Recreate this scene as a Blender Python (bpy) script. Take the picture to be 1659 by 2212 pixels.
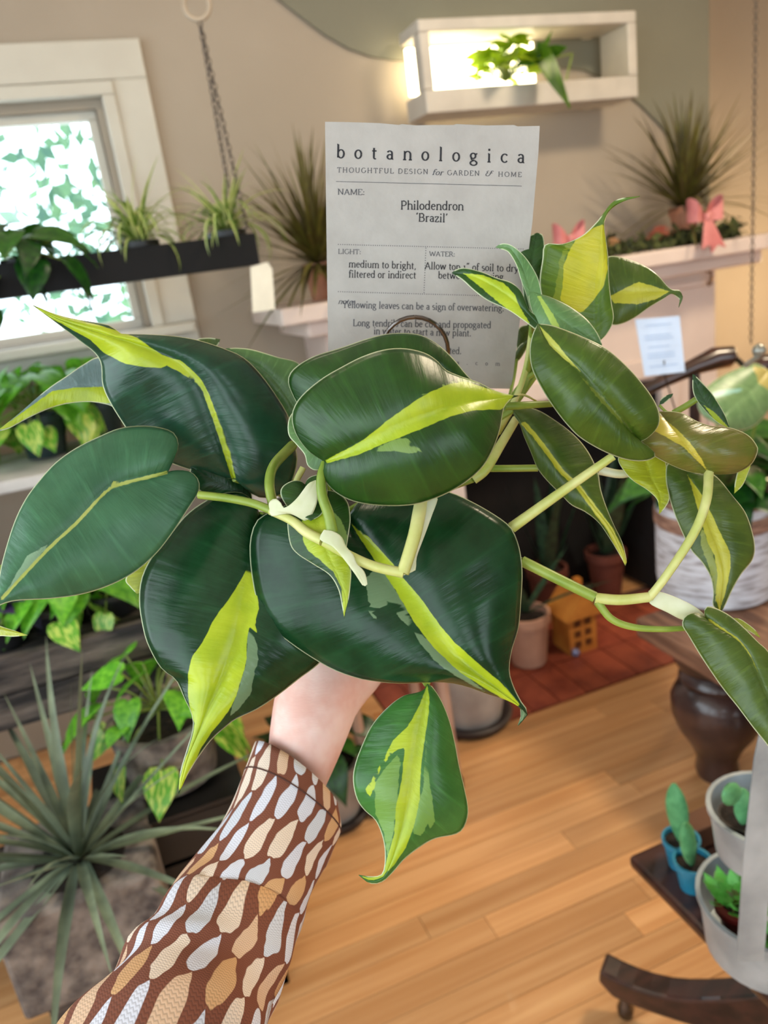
import bpy, math, random
import numpy as np
from mathutils import Vector, Matrix, Euler

# ------------------------------------------------------------------ clear
for _o in list(bpy.data.objects): bpy.data.objects.remove(_o)
SC = bpy.context.scene
COL = SC.collection
random.seed(7); RNG = np.random.default_rng(7)

# ------------------------------------------------------------------ camera (hand-held phone: pitched 18 deg down, rolled 8 deg)
F = 1660.0; CX, CY = 829.5, 1106.0
_p, _r, _y = math.radians(18), math.radians(8), math.radians(18.5)
CAM = np.array([0, 0, 1.4])
_h = np.array([math.sin(_y), math.cos(_y), 0]); _z = np.array([0, 0, 1.0])
_r0 = np.array([math.cos(_y), -math.sin(_y), 0])
FW = _h*math.cos(_p) - _z*math.sin(_p); _u0 = _h*math.sin(_p) + _z*math.cos(_p)
RT = math.cos(_r)*_r0 - math.sin(_r)*_u0; UP = math.sin(_r)*_r0 + math.cos(_r)*_u0
cam = bpy.data.cameras.new('camera'); camo = bpy.data.objects.new('camera', cam); COL.objects.link(camo)
camo.matrix_world = Matrix(((RT[0], UP[0], -FW[0], CAM[0]), (RT[1], UP[1], -FW[1], CAM[1]), (RT[2], UP[2], -FW[2], CAM[2]), (0, 0, 0, 1)))
cam.sensor_fit = 'HORIZONTAL'; cam.sensor_width = 36; cam.lens = 36*F/1659; cam.clip_start = .02
cam.dof.use_dof = True; cam.dof.focus_distance = .445; cam.dof.aperture_fstop = 10.5
SC.camera = camo

# ------------------------------------------------------------------ world, lights, exposure
w = bpy.data.worlds.new('sky'); SC.world = w; w.use_nodes = True
bg = w.node_tree.nodes['Background']; bg.inputs[0].default_value = (.80, .92, 1, 1); bg.inputs[1].default_value = 5.5
def light(name, kind, loc, col, power, size=.1, target=None, size_y=None):
    l = bpy.data.lights.new(name, kind); l.color = col; l.energy = power
    o = bpy.data.objects.new(name, l); COL.objects.link(o); o.location = loc
    if kind == 'AREA':
        l.size = size
        if size_y: l.shape = 'RECTANGLE'; l.size_y = size_y
    elif kind == 'SUN': l.angle = size
    else: l.shadow_soft_size = size
    if target is not None: o.rotation_euler = (Vector(target)-Vector(loc)).to_track_quat('-Z', 'Y').to_euler()
    return o
light('alcove_lamp', 'POINT', (2.95, 2.35, 1.05), (1, .74, .42), 30, .08)
light('added_ceiling_spot', 'AREA', (1.9, 1.0, 2.62), (1, .82, .58), 44, .35, (1.2, 1.0, 0))  # added warm fill from above for the floor and leaf glints
light('added_ceiling_spot', 'AREA', (.1, 1.5, 2.62), (1, .84, .62), 5, .3, (.4, 1.8, 0))  # second added fill, weaker, towards the back wall
VS = SC.view_settings
VS.view_transform = 'Standard'; VS.look = 'None'; VS.exposure = -0.15; VS.gamma = 1; VS.use_curve_mapping = False
SC.cycles.use_denoising = True; SC.cycles.adaptive_threshold = .02
SC.cycles.max_bounces = 5; SC.cycles.diffuse_bounces = 3; SC.cycles.glossy_bounces = 3; SC.cycles.transparent_max_bounces = 8
SC.cycles.caustics_reflective = False; SC.cycles.caustics_refractive = False
SC.cycles.sample_clamp_indirect = 6

# ------------------------------------------------------------------ projection helpers (pixel of the 1659x2212 frame -> place in the room)
def ray(x, y): return FW + RT*((x-CX)/F) - UP*((y-CY)/F)
def P(x, y, d): return CAM + ray(x, y)*d
def Pz(x, y, z):
    v = ray(x, y); return CAM + v*((z-CAM[2])/v[2])
def Py(x, y, Y):
    v = ray(x, y); return CAM + v*(Y/v[1])

# ------------------------------------------------------------------ object helpers
ORG = {}
def link(o, parent=None):
    COL.objects.link(o)
    if parent is not None: o.parent = parent
    return o
def tag(o, label=None, cat=None, group=None, kind=None):
    if label: o['label'] = label
    if cat: o['category'] = cat
    if group: o['group'] = group
    if kind: o['kind'] = kind
    return o
def thing(name, loc, label=None, cat=None, group=None, kind=None):
    o = bpy.data.objects.new(name, None); o.empty_display_size = .05
    o.location = [float(c) for c in loc]; COL.objects.link(o); ORG[o.name] = np.array(loc, float)
    return tag(o, label, cat, group, kind)
def org(o): return ORG.get(o.name, np.zeros(3)) if o is not None else np.zeros(3)
class MB:
    """collects shapes given in world coordinates"""
    def __init__(s): s.v = []; s.f = []; s.mi = []
    def add(s, vs, fs, mi=0):
        n = len(s.v); s.v += [tuple(map(float, v)) for v in vs]; s.f += [tuple(n+i for i in f) for f in fs]; s.mi += [mi]*len(fs)
    def box(s, a, b, mi=0):
        (x0, y0, z0), (x1, y1, z1) = a, b
        s.add([(x0,y0,z0),(x1,y0,z0),(x1,y1,z0),(x0,y1,z0),(x0,y0,z1),(x1,y0,z1),(x1,y1,z1),(x0,y1,z1)],
              [(0,3,2,1),(4,5,6,7),(0,1,5,4),(1,2,6,5),(2,3,7,6),(3,0,4,7)], mi); return s
    def tube(s, pts, rad, n=8, cap=True, mi=0, flat=1.0):
        pts = [np.array(p, float) for p in pts]
        if not hasattr(rad, '__len__'): rad = [rad]*len(pts)
        up = np.array([0, 0, 1.0]); vs = []; fs = []
        prev = None
        for i, p in enumerate(pts):
            t = pts[min(i+1, len(pts)-1)] - pts[max(i-1, 0)]; t = t/(np.linalg.norm(t)+1e-9)
            if prev is None:
                a = np.cross(t, up)
                if np.linalg.norm(a) < .1: a = np.cross(t, np.array([1., 0, 0]))
            else: a = prev - t*np.dot(prev, t)
            a = a/(np.linalg.norm(a)+1e-9); prev = a; b = np.cross(t, a)
            for k in range(n):
                an = 2*math.pi*k/n; vs.append(p + rad[i]*(a*math.cos(an) + b*math.sin(an)*flat))
        for i in range(len(pts)-1):
            for k in range(n):
                k2 = (k+1) % n; fs.append((i*n+k, i*n+k2, (i+1)*n+k2, (i+1)*n+k))
        if cap: fs.append(tuple(range(n))[::-1]); fs.append(tuple((len(pts)-1)*n+k for k in range(n)))
        s.add(vs, fs, mi); return s
    def lathe(s, c, prof, n=24, mi=0, sx=1, sy=1, cap=True):
        vs = []; fs = []
        for r, z in prof:
            for k in range(n):
                an = 2*math.pi*k/n; vs.append((c[0]+r*sx*math.cos(an), c[1]+r*sy*math.sin(an), c[2]+z))
        for i in range(len(prof)-1):
            for k in range(n):
                k2 = (k+1) % n; fs.append((i*n+k, i*n+k2, (i+1)*n+k2, (i+1)*n+k))
        if cap: fs.append(tuple(range(n))[::-1]); fs.append(tuple((len(prof)-1)*n+k for k in range(n)))
        s.add(vs, fs, mi); return s
    def prism(s, poly, axis_vec, mi=0):
        """poly: list of 3d points, extruded by axis_vec"""
        n = len(poly); a = [np.array(p, float) for p in poly]; b = [p+np.array(axis_vec, float) for p in a]
        s.add(a+b, [tuple(range(n))[::-1], tuple(range(n, 2*n))] + [(i, (i+1) % n, n+(i+1) % n, n+i) for i in range(n)], mi); return s
    def build(s, name, mat, parent=None, smooth=True, bevel=0, loc=None):
        o3 = org(parent) if parent is not None else (np.array(loc, float) if loc is not None else np.zeros(3))
        me = bpy.data.meshes.new(name)
        me.from_pydata([(v[0]-o3[0], v[1]-o3[1], v[2]-o3[2]) for v in s.v], [], s.f)
        for m in (mat if isinstance(mat, (list, tuple)) else [mat]): me.materials.append(m)
        if any(s.mi): me.polygons.foreach_set('material_index', s.mi)
        if smooth:
            me.polygons.foreach_set('use_smooth', [True]*len(me.polygons))
        me.update()
        o = bpy.data.objects.new(name, me); link(o, parent)
        if parent is None: o.location = o3.tolist()
        ORG[o.name] = o3
        if bevel:
            m = o.modifiers.new('bevel', 'BEVEL'); m.width = bevel; m.segments = 2; m.limit_method = 'ANGLE'
        if smooth and not bevel:
            try: me.set_sharp_from_angle(angle=math.radians(40))
            except Exception: pass
        return o
def inst(name, me, parent, loc, rot=(0, 0, 0), scale=(1, 1, 1), mats=None):
    o = bpy.data.objects.new(name, me); link(o, parent); o3 = org(parent)
    o.location = [float(loc[i]-o3[i]) for i in range(3)]; o.rotation_euler = rot
    o.scale = scale if hasattr(scale, '__len__') else (scale,)*3
    return o

def smooth_curve(pts, n):
    """Catmull-Rom through pts, resampled by arc length"""
    p = np.array(pts, float); q = np.vstack([2*p[0]-p[1], p, 2*p[-1]-p[-2]]); out = []
    for i in range(1, len(q)-2):
        a, b, c, d = q[i-1], q[i], q[i+1], q[i+2]
        for t in np.linspace(0, 1, 8, endpoint=False):
            out.append(.5*((2*b) + (c-a)*t + (2*a-5*b+4*c-d)*t*t + (3*b-a-3*c+d)*t**3))
    out.append(p[-1]); out = np.array(out); L = np.concatenate([[0], np.cumsum(np.linalg.norm(np.diff(out, axis=0), axis=1))]); L /= L[-1]
    tt = np.linspace(0, 1, n); return np.stack([np.interp(tt, L, out[:, k]) for k in range(out.shape[1])], 1)
# ------------------------------------------------------------------ materials
MATS = {}
def mat(name, col, rough=.6, col2=None, scale=12, metal=0, bump=0, bscale=60, stretch=(1, 1, 1), spec=.5, detail=4, contrast=(.35, .65), coat=0, trans=0, emit=None, estr=0, rand=0):
    if name in MATS: return MATS[name]
    m = bpy.data.materials.new(name); m.use_nodes = True; nt = m.node_tree; N = nt.nodes; Lk = nt.links
    b = N['Principled BSDF']; b.inputs['Roughness'].default_value = rough; b.inputs['Metallic'].default_value = metal
    b.inputs['Specular IOR Level'].default_value = spec; b.inputs['Coat Weight'].default_value = coat
    tc = N.new('ShaderNodeTexCoord'); mp = N.new('ShaderNodeMapping'); mp.inputs['Scale'].default_value = stretch
    Lk.new(tc.outputs['Object'], mp.inputs['Vector'])
    no = N.new('ShaderNodeTexNoise'); no.inputs['Scale'].default_value = scale; no.inputs['Detail'].default_value = detail
    Lk.new(mp.outputs[0], no.inputs['Vector'])
    cr = N.new('ShaderNodeValToRGB'); c2 = col2 or tuple(c*.85 for c in col)
    cr.color_ramp.elements[0].position = contrast[0]; cr.color_ramp.elements[1].position = contrast[1]
    cr.color_ramp.elements[0].color = (*c2, 1); cr.color_ramp.elements[1].color = (*col, 1)
    Lk.new(no.outputs['Fac'], cr.inputs['Fac']); out = cr.outputs['Color']
    if rand:
        oi = N.new('ShaderNodeObjectInfo'); hs = N.new('ShaderNodeHueSaturation')
        mr = N.new('ShaderNodeMapRange'); mr.inputs['To Min'].default_value = 1-rand; mr.inputs['To Max'].default_value = 1+rand
        Lk.new(oi.outputs['Random'], mr.inputs['Value']); Lk.new(mr.outputs[0], hs.inputs['Value']); Lk.new(out, hs.inputs['Color']); out = hs.outputs['Color']
        # decorrelate grain between copies
        ad = N.new('ShaderNodeVectorMath'); ad.operation = 'ADD'; ml = N.new('ShaderNodeMath'); ml.operation = 'MULTIPLY'; ml.inputs[1].default_value = 37
        Lk.new(oi.outputs['Random'], ml.inputs[0]); Lk.new(mp.outputs[0], ad.inputs[0]); Lk.new(ml.outputs[0], ad.inputs[1]); Lk.new(ad.outputs[0], no.inputs['Vector'])
    Lk.new(out, b.inputs['Base Color'])
    if bump:
        bn = N.new('ShaderNodeTexNoise'); bn.inputs['Scale'].default_value = bscale; Lk.new(mp.outputs[0], bn.inputs['Vector'])
        bp = N.new('ShaderNodeBump'); bp.inputs['Strength'].default_value = bump; bp.inputs['Distance'].default_value = .01
        Lk.new(bn.outputs['Fac'], bp.inputs['Height']); Lk.new(bp.outputs[0], b.inputs['Normal'])
    if trans:
        tr = N.new('ShaderNodeBsdfTranslucent'); mx = N.new('ShaderNodeMixShader'); mx.inputs[0].default_value = trans
        Lk.new(out, tr.inputs['Color']); Lk.new(b.outputs[0], mx.inputs[1]); Lk.new(tr.outputs[0], mx.inputs[2]); Lk.new(mx.outputs[0], N['Material Output'].inputs['Surface'])
    if emit:
        b.inputs['Emission Color'].default_value = (*emit, 1); b.inputs['Emission Strength'].default_value = estr
    MATS[name] = m; return m
def srgb(r, g, b):
    f = lambda c: (c/255/12.92) if c/255 <= .04045 else ((c/255+.055)/1.055)**2.4
    return (f(r), f(g), f(b))

M_wall = mat('beige_plaster', srgb(163, 150, 134), .9, srgb(158, 145, 129), 3, bump=.03, bscale=90)
M_unlit = mat('unlit_wall_tone', srgb(127, 124, 107), .9, srgb(121, 118, 102), 3, bump=.03, bscale=90)  # wall tone where lamp light stops, shade held in the colour
M_trim = mat('cream_gloss_paint', srgb(196, 191, 178), .45, srgb(188, 182, 169), 6)
M_ceil = mat('ceiling_white', srgb(228, 224, 215), .9)
M_mantel = mat('mantel_paint', srgb(222, 204, 194), .5, srgb(214, 196, 186), 5)
M_soot = mat('sooty_brick', srgb(20, 13, 11), .9, srgb(8, 6, 5), 9, bump=.4, bscale=25)
M_black = mat('black_painted_metal', srgb(20, 19, 20), .45, srgb(12, 12, 12), 20)
M_soil = mat('dark_soil', srgb(46, 34, 26), .95, srgb(20, 14, 10), 60, bump=.6, bscale=120)
M_terra = mat('terracotta', srgb(196, 138, 108), .8, srgb(172, 112, 84), 14)
M_steel = mat('galvanised_steel', srgb(176, 184, 188), .38, srgb(140, 148, 152), 14, metal=.35)
M_chrome = mat('dark_chrome', srgb(120, 112, 106), .18, srgb(90, 84, 80), 30, metal=1)
M_chain = mat('weathered_iron_chain', srgb(96, 86, 78), .5, srgb(66, 58, 52), 40, metal=.4)
M_darkwood = mat('dark_mahogany', srgb(62, 34, 28), .28, srgb(34, 18, 16), 8, stretch=(1, 6, 6), coat=.3)
M_oldwood = mat('worn_brown_wood', srgb(142, 104, 82), .55, srgb(92, 62, 48), 10, stretch=(6, .6, 6), bump=.15, bscale=40)
M_rough = mat('weathered_grey_wood', srgb(104, 92, 84), .9, srgb(34, 30, 30), 9, stretch=(.8, 4, 4), bump=.5, bscale=30, contrast=(.38, .66))
M_stone = mat('mottled_stone', srgb(140, 128, 118), .95, srgb(72, 64, 62), 26, bump=.4, bscale=50, detail=8)
M_white = mat('white_card', srgb(232, 236, 240), .7)
M_pink = mat('dusty_pink_ribbon', srgb(214, 138, 134), .6, srgb(190, 108, 108), 10)

# ------------------------------------------------------------------ the room
floor = thing('floor', (0, 0, 0), 'warm honey coloured strip wood floor', None, None, 'structure')
M_board = mat('honey_oak_board', srgb(218, 166, 114), .34, srgb(198, 142, 90), 5, stretch=(.35, 9, 9), rand=.19, coat=.15)
MB().box((-3, -4, -.06), (4, 3.2, -.012)).build('subfloor', M_board, floor, smooth=False)
BW = .068
mb = MB().box((0, 0, -.012), (1, BW-.0012, 0)); proto = mb.build('board', M_board, floor, smooth=False)
first = True; yb = .22; row = 0
while yb < 2.5:
    xb = -1.15 - random.random()*.8
    while xb < 2.3:
        L = random.uniform(.75, 1.5)
        in_hearth = yb > 1.80 and xb + L > .62
        if in_hearth and xb > .62: break
        Lc = min(L, .615-xb) if in_hearth else L
        if xb + Lc > -1.0 and Lc > .05:
            if first: o = proto; first = False
            else: o = bpy.data.objects.new('board', proto.data); link(o, floor)
            o.location = (xb, yb, 0); o.scale = (Lc-.0012, 1, 1)
        xb += L
    yb += BW; row += 1
HE = thing('hearth', (.62, 1.855, 0), 'red brick tile hearth in front of the fireplace', None, None, 'structure')
M_tile = mat('red_quarry_tile', srgb(150, 74, 52), .45, srgb(118, 52, 38), 14, rand=.16, bump=.1)
MB().box((.62, 1.855, -.05), (2.5, 2.4, -.008)).build('mortar', mat('brown_mortar', srgb(96, 62, 50), .95), HE, smooth=False)
tile = MB().box((.62, 1.855, -.01), (.62+.096, 1.855+.2, .006)).build('brick', M_tile, HE, smooth=False)
for i in range(19):
    for j in range(3):
        if i == 0 and j == 0: continue
        o = bpy.data.objects.new('brick', tile.data); link(o, HE); o.location = (i*.1, j*.1 - (0 if j < 2 else .0), 0)
        o.location = (i*.1, j*.204, 0)
        if j == 2: o.scale = (1, .36, 1)

YW = 2.55
wx0, wx1, wz0, wz1 = -1.05, .165, 1.30, 1.915      # window opening
wb = MB()
wb.box((-1.7, YW, 0), (wx0, YW+.14, 2.7)).box((wx0, YW, 0), (wx1, YW+.14, wz0)).box((wx0, YW, wz1), (wx1, YW+.14, 2.7)).box((wx1, YW, 0), (2.345, YW+.14, 2.7))
tag(wb.build('wall_back', M_wall, smooth=False), 'beige plaster wall holding the window and light box', None, None, 'structure')
tag(MB().box((2.345, 3.0, 0), (4, 3.14, 2.7)).box((2.25, YW+.14, 0), (2.345, 3.14, 2.7)).build('wall_alcove', M_wall, smooth=False), 'warm lit alcove wall right of the fireplace', None, None, 'structure')
tag(MB().box((3.6, -3, 0), (3.74, 3.0, 2.7)).build('wall_right', M_wall, smooth=False), 'beige side wall on the right', None, None, 'structure')
tag(MB().box((-1.84, -3, 0), (-1.7, YW+.14, .7)).box((-1.84, -3, 2.45), (-1.7, YW+.14, 2.7)).box((-1.84, 1.75, .7), (-1.7, YW+.14, 2.45)).box((-1.84, -3, .7), (-1.7, -2.2, 2.45)).box((-1.84, -.3, .7), (-1.7, -.15, 2.45))
    .build('wall_left', M_wall, smooth=False), 'beige side wall on the left with tall window openings', None, None, 'structure')
tag(MB().box((-1.84, -2.6, 0), (3.74, -2.46, .6)).box((-1.84, -2.6, 2.4), (3.74, -2.46, 2.7)).box((-1.84, -2.6, .6), (-1.5, -2.46, 2.4)).box((-.2, -2.6, .6), (.9, -2.46, 2.4)).box((2.2, -2.6, .6), (3.74, -2.46, 2.4))
    .build('wall_front', M_wall, smooth=False), 'beige street side wall with two shop window openings behind the viewer', None, None, 'structure')
tag(MB().box((-1.84, -3, 2.7), (4, 3.14, 2.8)).build('ceiling', M_ceil, smooth=False), 'plain white ceiling', None, None, 'structure')
# wall beyond the lamp's reach: shade put into a grey green panel
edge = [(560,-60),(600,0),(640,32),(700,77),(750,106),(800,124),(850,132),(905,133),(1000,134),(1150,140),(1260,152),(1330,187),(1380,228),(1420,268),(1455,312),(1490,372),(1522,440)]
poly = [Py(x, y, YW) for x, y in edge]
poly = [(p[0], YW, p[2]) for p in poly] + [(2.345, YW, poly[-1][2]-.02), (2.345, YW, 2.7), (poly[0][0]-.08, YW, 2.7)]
tag(MB().prism(poly, (0, -.012, 0)).build('shade_panel_1', M_unlit, smooth=False), 'curved panel above the mantel, grey green for wall left unlit', None, None, 'structure')

# window
WN = thing('window_1', (wx0, YW, wz0), 'white framed window behind the hanging shelf, leafy trees outside', None, None, 'structure')
def frame(x0, x1, z0, z1, t, ya, yb, name):
    for a, b in (((x0-t, ya, z1), (x1+t, yb, z1+t)), ((x0-t, ya, z0-t), (x1+t, yb, z0)), ((x0-t, ya, z0), (x0, yb, z1)), ((x1, ya, z0), (x1+t, yb, z1))):
        MB().box(a, b).build(name, M_trim, WN, smooth=False, bevel=.004)
frame(wx0-.055, wx1+.055, wz0-.0, wz1+.065, .10, YW-.028, YW, 'outer_casing')
frame(wx0-.02, wx1+.02, wz0-.0, wz1+.025, .036, YW-.042, YW-.0, 'inner_casing')
frame(wx0+.025, wx1-.028, wz0+.03, wz1-.025, .026, YW+.02, YW+.06, 'sash')
MB().box((wx0-.14, YW-.09, wz0-.03), (wx1+.14, YW+.02, wz0+.0)).build('sill', M_trim, WN, smooth=False, bevel=.006)
def glass():
    m = bpy.data.materials.new('window_glass'); m.use_nodes = True; nt = m.node_tree; N = nt.nodes
    N.remove(N['Principled BSDF']); t = N.new('ShaderNodeBsdfTransparent'); t.inputs[0].default_value = (.96, .98, .98, 1); g = N.new('ShaderNodeBsdfGlossy'); g.inputs['Roughness'].default_value = .02
    mx = N.new('ShaderNodeMixShader'); mx.inputs[0].default_value = .06
    nt.links.new(t.outputs[0], mx.inputs[1]); nt.links.new(g.outputs[0], mx.inputs[2]); nt.links.new(mx.outputs[0], N['Material Output'].inputs['Surface']); return m
MB().box((wx0+.025, YW+.037, wz0+.03), (wx1-.028, YW+.041, wz1-.025)).build('pane', glass(), WN, smooth=False)

# trees outside
M_tree = mat('tree_leaf', srgb(116, 154, 112), .6, srgb(66, 106, 90), 4, trans=.45)  # soft green base colour, mottled by noise, partly translucent
def tree(name, c, rad, n, label):
    t = thing(name, (c[0], c[1], -.5), label, 'tree')
    v = RNG.normal(size=(n, 3)); v /= np.linalg.norm(v, axis=1)[:, None]; v *= (RNG.random(n)**.4)[:, None]*np.array(rad)
    mb = MB()
    for q in v:
        a = RNG.normal(size=3); a /= np.linalg.norm(a); b = np.cross(a, RNG.normal(size=3)); b /= np.linalg.norm(b); s = RNG.uniform(.05, .11)
        o = np.array(c)+q; mb.add([o-a*s, o+b*s*.5, o+a*s, o-b*s*.5], [(0, 1, 2, 3)])
    tag(mb.build('foliage', M_tree, t, smooth=False), kind='stuff')
    MB().tube([(c[0], c[1], -.5), (c[0]+.1, c[1], c[2]-.3), (c[0], c[1], c[2]+rad[2]*.6)], [.14, .1, .04], 8).build('trunk', M_rough, t)
tree('garden_tree', (-1.7, 4.6, 2.4), (1.5, .7, 1.7), 1100, 'pale green tree outside the window, left of the two')
tree('garden_tree', (1.0, 6.4, 2.0), (2.3, .8, 1.7), 1500, 'pale green tree outside the window, right of the two')

# fireplace
FP = thing('fireplace_mantel', (1.5, 2.32, 0), 'painted pinkish white fireplace mantel with dark firebox', 'fireplace')
MB().box((.50, 2.14, 1.262), (2.32, 2.549, 1.31)).build('mantel_shelf', M_mantel, FP, smooth=False, bevel=.006)
MB().box((.58, 2.19, 1.215), (2.26, 2.549, 1.262)).build('cornice', M_mantel, FP, smooth=False, bevel=.01)
MB().box((.66, 2.30, .86), (2.15, 2.549, 1.215)).build('frieze', M_mantel, FP, smooth=False)
MB().box((.66, 2.29, .0), (1.06, 2.549, .86)).build('pilaster', M_mantel, FP, smooth=False)
MB().box((1.88, 2.29, .0), (2.15, 2.549, .86)).build('pilaster', M_mantel, FP, smooth=False)
for a, b in (((.72, 2.285, 1.16), (2.09, 2.30, 1.185)), ((.98, 2.272, .875), (1.96, 2.30, .94)), ((.98, 2.272, .03), (1.06, 2.29, .875)), ((1.88, 2.272, .03), (1.96, 2.29, .875)),
             ((2.04, 2.272, .1), (2.06, 2.29, .80)), ((2.10, 2.272, .1), (2.12, 2.29, .80)), ((.75, 2.272, .1), (.77, 2.29, .80))):
    MB().box(a, b).build('moulding', M_mantel, FP, smooth=False, bevel=.004)
MB().box((1.06, 2.535, .006), (1.88, 2.549, .86)).box((1.06, 2.30, .006), (1.07, 2.535, .86)).box((1.87, 2.30, .006), (1.88, 2.535, .86)).box((1.07, 2.30, .84), (1.87, 2.535, .86)).build('firebox', M_soot, FP, smooth=False)
q = Py(1530, 605, 2.28)
M_brass = mat('aged_brass', srgb(150, 112, 74), .35, srgb(110, 80, 54), 30, metal=.7)
hk = MB(); hk.tube([q+[0, .01, .03], q+[0, -.012, .028], q+[0, -.016, .005], q+[-.006, -.018, -.012], q+[-.016, -.02, -.016], q+[-.02, -.02, -.006]], .0045, 6).lathe(q+[.022, .008, -.003], [(.007, 0), (.008, .004), (.004, .008)], 8)
tag(hk.build('coat_hook', M_brass, None, loc=q), 'small brass hook screwed under the mantel shelf', 'hook')

# ------------------------------------------------------------------ light box on the wall
LB = thing('light_box', (1.56, YW-.16, 1.92), 'white framed box with a bright lamp fixed above the mantel', 'wall shelf')
bx0, bx1, bz0, bz1 = 1.10, 1.875, 1.80, 2.052; by0, by1 = YW-.20, YW-.05
M_box = mat('white_box_paint', srgb(196, 188, 176), .5)
fw = .034
MB().box((bx0, by0, bz1-fw), (bx1, by1, bz1)).build('frame_rail', M_box, LB, smooth=False, bevel=.004)
MB().box((bx0, by0, bz0), (bx1, by1, bz0+fw*1.9)).build('frame_rail', M_box, LB, smooth=False, bevel=.004)
MB().box((bx0, by0, bz0+fw*1.9), (bx0+fw, by0+.05, bz1-fw)).build('frame_stile', M_box, LB, smooth=False, bevel=.004)
MB().box((bx1-fw, by0, bz0+fw*1.9), (bx1, by1, bz1-fw)).build('frame_stile', M_box, LB, smooth=False, bevel=.004)
M_lamp = mat('grow_lamp_glow', (1, .9, .7), .5, emit=(1, .86, .55), estr=9)
MB().box((bx0+.01, by1-.03, bz0+.075), (bx0+.46, by1-.012, bz1-.045)).build('lamp_panel', M_lamp, LB, smooth=False)
for a, b in (((bx0+.05, by1, bz1-.03), (bx0+.08, YW, bz1-.005)), ((bx1-.08, by1, bz1-.03), (bx1-.05, YW-.012, bz1-.005)), ((bx0+.05, by1, bz0+.005), (bx0+.08, YW, bz0+.03)), ((bx1-.08, by1, bz0+.005), (bx1-.05, YW, bz0+.03))):
    MB().box(a, b).build('bracket', M_box, LB, smooth=False)

# ------------------------------------------------------------------ generic foliage meshes
def heart_mesh(name, m, L=1.0, W=.8, droop=.25, fold=.18, seed=0):
    """heart leaf lying in xy, base at origin, tip at +x; m may be two materials (edge, centre)"""
    vs = []; fs = []; nt = 9; outl = [(0, 0), (-.10, .16), (-.08, .32), (.06, .43), (.24, .46), (.45, .40), (.66, .27), (.84, .12), (1, 0)]
    xs = [0, .03, .08, .16, .28, .45, .64, .82, 1]
    ma = []
    for i in range(nt):
        ex, ey = outl[i]; mx = xs[i]
        for s in (-1, -.6, 0, .6, 1):
            x = mx*(1-abs(s)) + ex*abs(s); y = s*ey*W/.46*.5*1.0
            z = fold*abs(s)*ey*2*W*.5 - droop*x*x + .05*math.sin(3.1*abs(s))*W
            vs.append((x*L, y*L, z*L))
    for i in range(nt-1):
        for k in range(4):
            fs.append((i*5+k, (i+1)*5+k, (i+1)*5+k+1, i*5+k+1)); ma.append(1 if (k in (1, 2) and (seed+i+k) % 3) else 0)
    me = bpy.data.meshes.new(name); me.from_pydata(vs, [], fs)
    ms = m if isinstance(m, (list, tuple)) else [m]
    for q in ms: me.materials.append(q)
    if len(ms) > 1: me.polygons.foreach_set('material_index', ma)
    me.polygons.foreach_set('use_smooth', [True]*len(fs)); me.update(); return me
def blade_mesh(name, m, arch, width=.05, n=8, fold=.25):
    """blade of unit length leaving the origin upward along z and arching towards +x"""
    vs = []; fs = []; x = z = 0; a = 0
    for i in range(n+1):
        t = i/n; wd = width*(.75+.5*t if t < .4 else .95*(1-t)**.8*1.35)*.5
        c, s_ = math.cos(a), math.sin(a)
        for s in (-1, 0, 1): vs.append((x + (fold*wd*abs(s))*c*-1, s*wd, z + fold*wd*abs(s)*s_))
        x += math.sin(a)/n; z += math.cos(a)/n; a += arch/n
    for i in range(n):
        for k in range(2): fs.append((i*3+k, (i+1)*3+k, (i+1)*3+k+1, i*3+k+1))
    me = bpy.data.meshes.new(name); me.from_pydata(vs, [], fs)
    for q in (m if isinstance(m, (list, tuple)) else [m]): me.materials.append(q)
    if isinstance(m, (list, tuple)): me.polygons.foreach_set('material_index', [0 if k % 2 else 1 for k in range(len(fs))])
    me.polygons.foreach_set('use_smooth', [True]*len(fs)); me.update(); return me

M_pothos = mat('pothos_leaf', srgb(124, 196, 54), .35, srgb(74, 150, 34), 8, trans=.35, rand=.25)
M_shade = mat('deep_green_leaf', srgb(36, 88, 24), .35, srgb(16, 54, 22), 8, trans=.25, rand=.2)
M_spid = mat('spider_green', srgb(112, 146, 52), .45, srgb(80, 118, 36), 12, trans=.3, rand=.15)
M_spidc = mat('spider_cream', srgb(206, 214, 150), .45, srgb(180, 196, 112), 12, trans=.3, rand=.15)
M_drac = mat('olive_blade', srgb(110, 106, 48), .5, srgb(78, 66, 36), 6, trans=.15, rand=.3)
M_spike = mat('grey_green_blade', srgb(128, 142, 116), .55, srgb(84, 96, 78), 6, trans=.1, rand=.3)
M_snake = mat('snake_plant_blade', srgb(56, 84, 56), .5, srgb(24, 44, 32), 18, rand=.25)
M_stem = mat('plant_stem_green', srgb(120, 140, 60), .5)
M_pmix = mat('pothos_marbled', srgb(200, 220, 104), .35, srgb(98, 170, 44), 3.5, stretch=(1, 3.5, 1), contrast=(.47, .56), trans=.3, rand=.2)
HP = [heart_mesh('pothos_leaf_shape', [M_pmix]), heart_mesh('pothos_leaf_shape', [M_pothos], W=.7)] + [heart_mesh('pothos_leaf_shape', [M_pothos], droop=.5)]
HD = [heart_mesh('dark_leaf_shape', [M_shade], droop=.3), heart_mesh('dark_leaf_shape', [M_shade], droop=.6, W=.7), heart_mesh('dark_leaf_shape', [mat('mid_green_leaf', srgb(58, 112, 30), .35, srgb(34, 82, 26), 8, trans=.25, rand=.2)], droop=.3, W=.7)]
HY = [heart_mesh('lamp_leaf_shape', [mat('lit_lime_leaf', srgb(176, 204, 40), .4, srgb(130, 170, 30), 8, trans=.5)], droop=.3)]
SB = [blade_mesh('spider_blade_shape', [M_spid, M_spidc], a, .075) for a in (.5, 1.5, 2.4, 3.0)]
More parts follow.
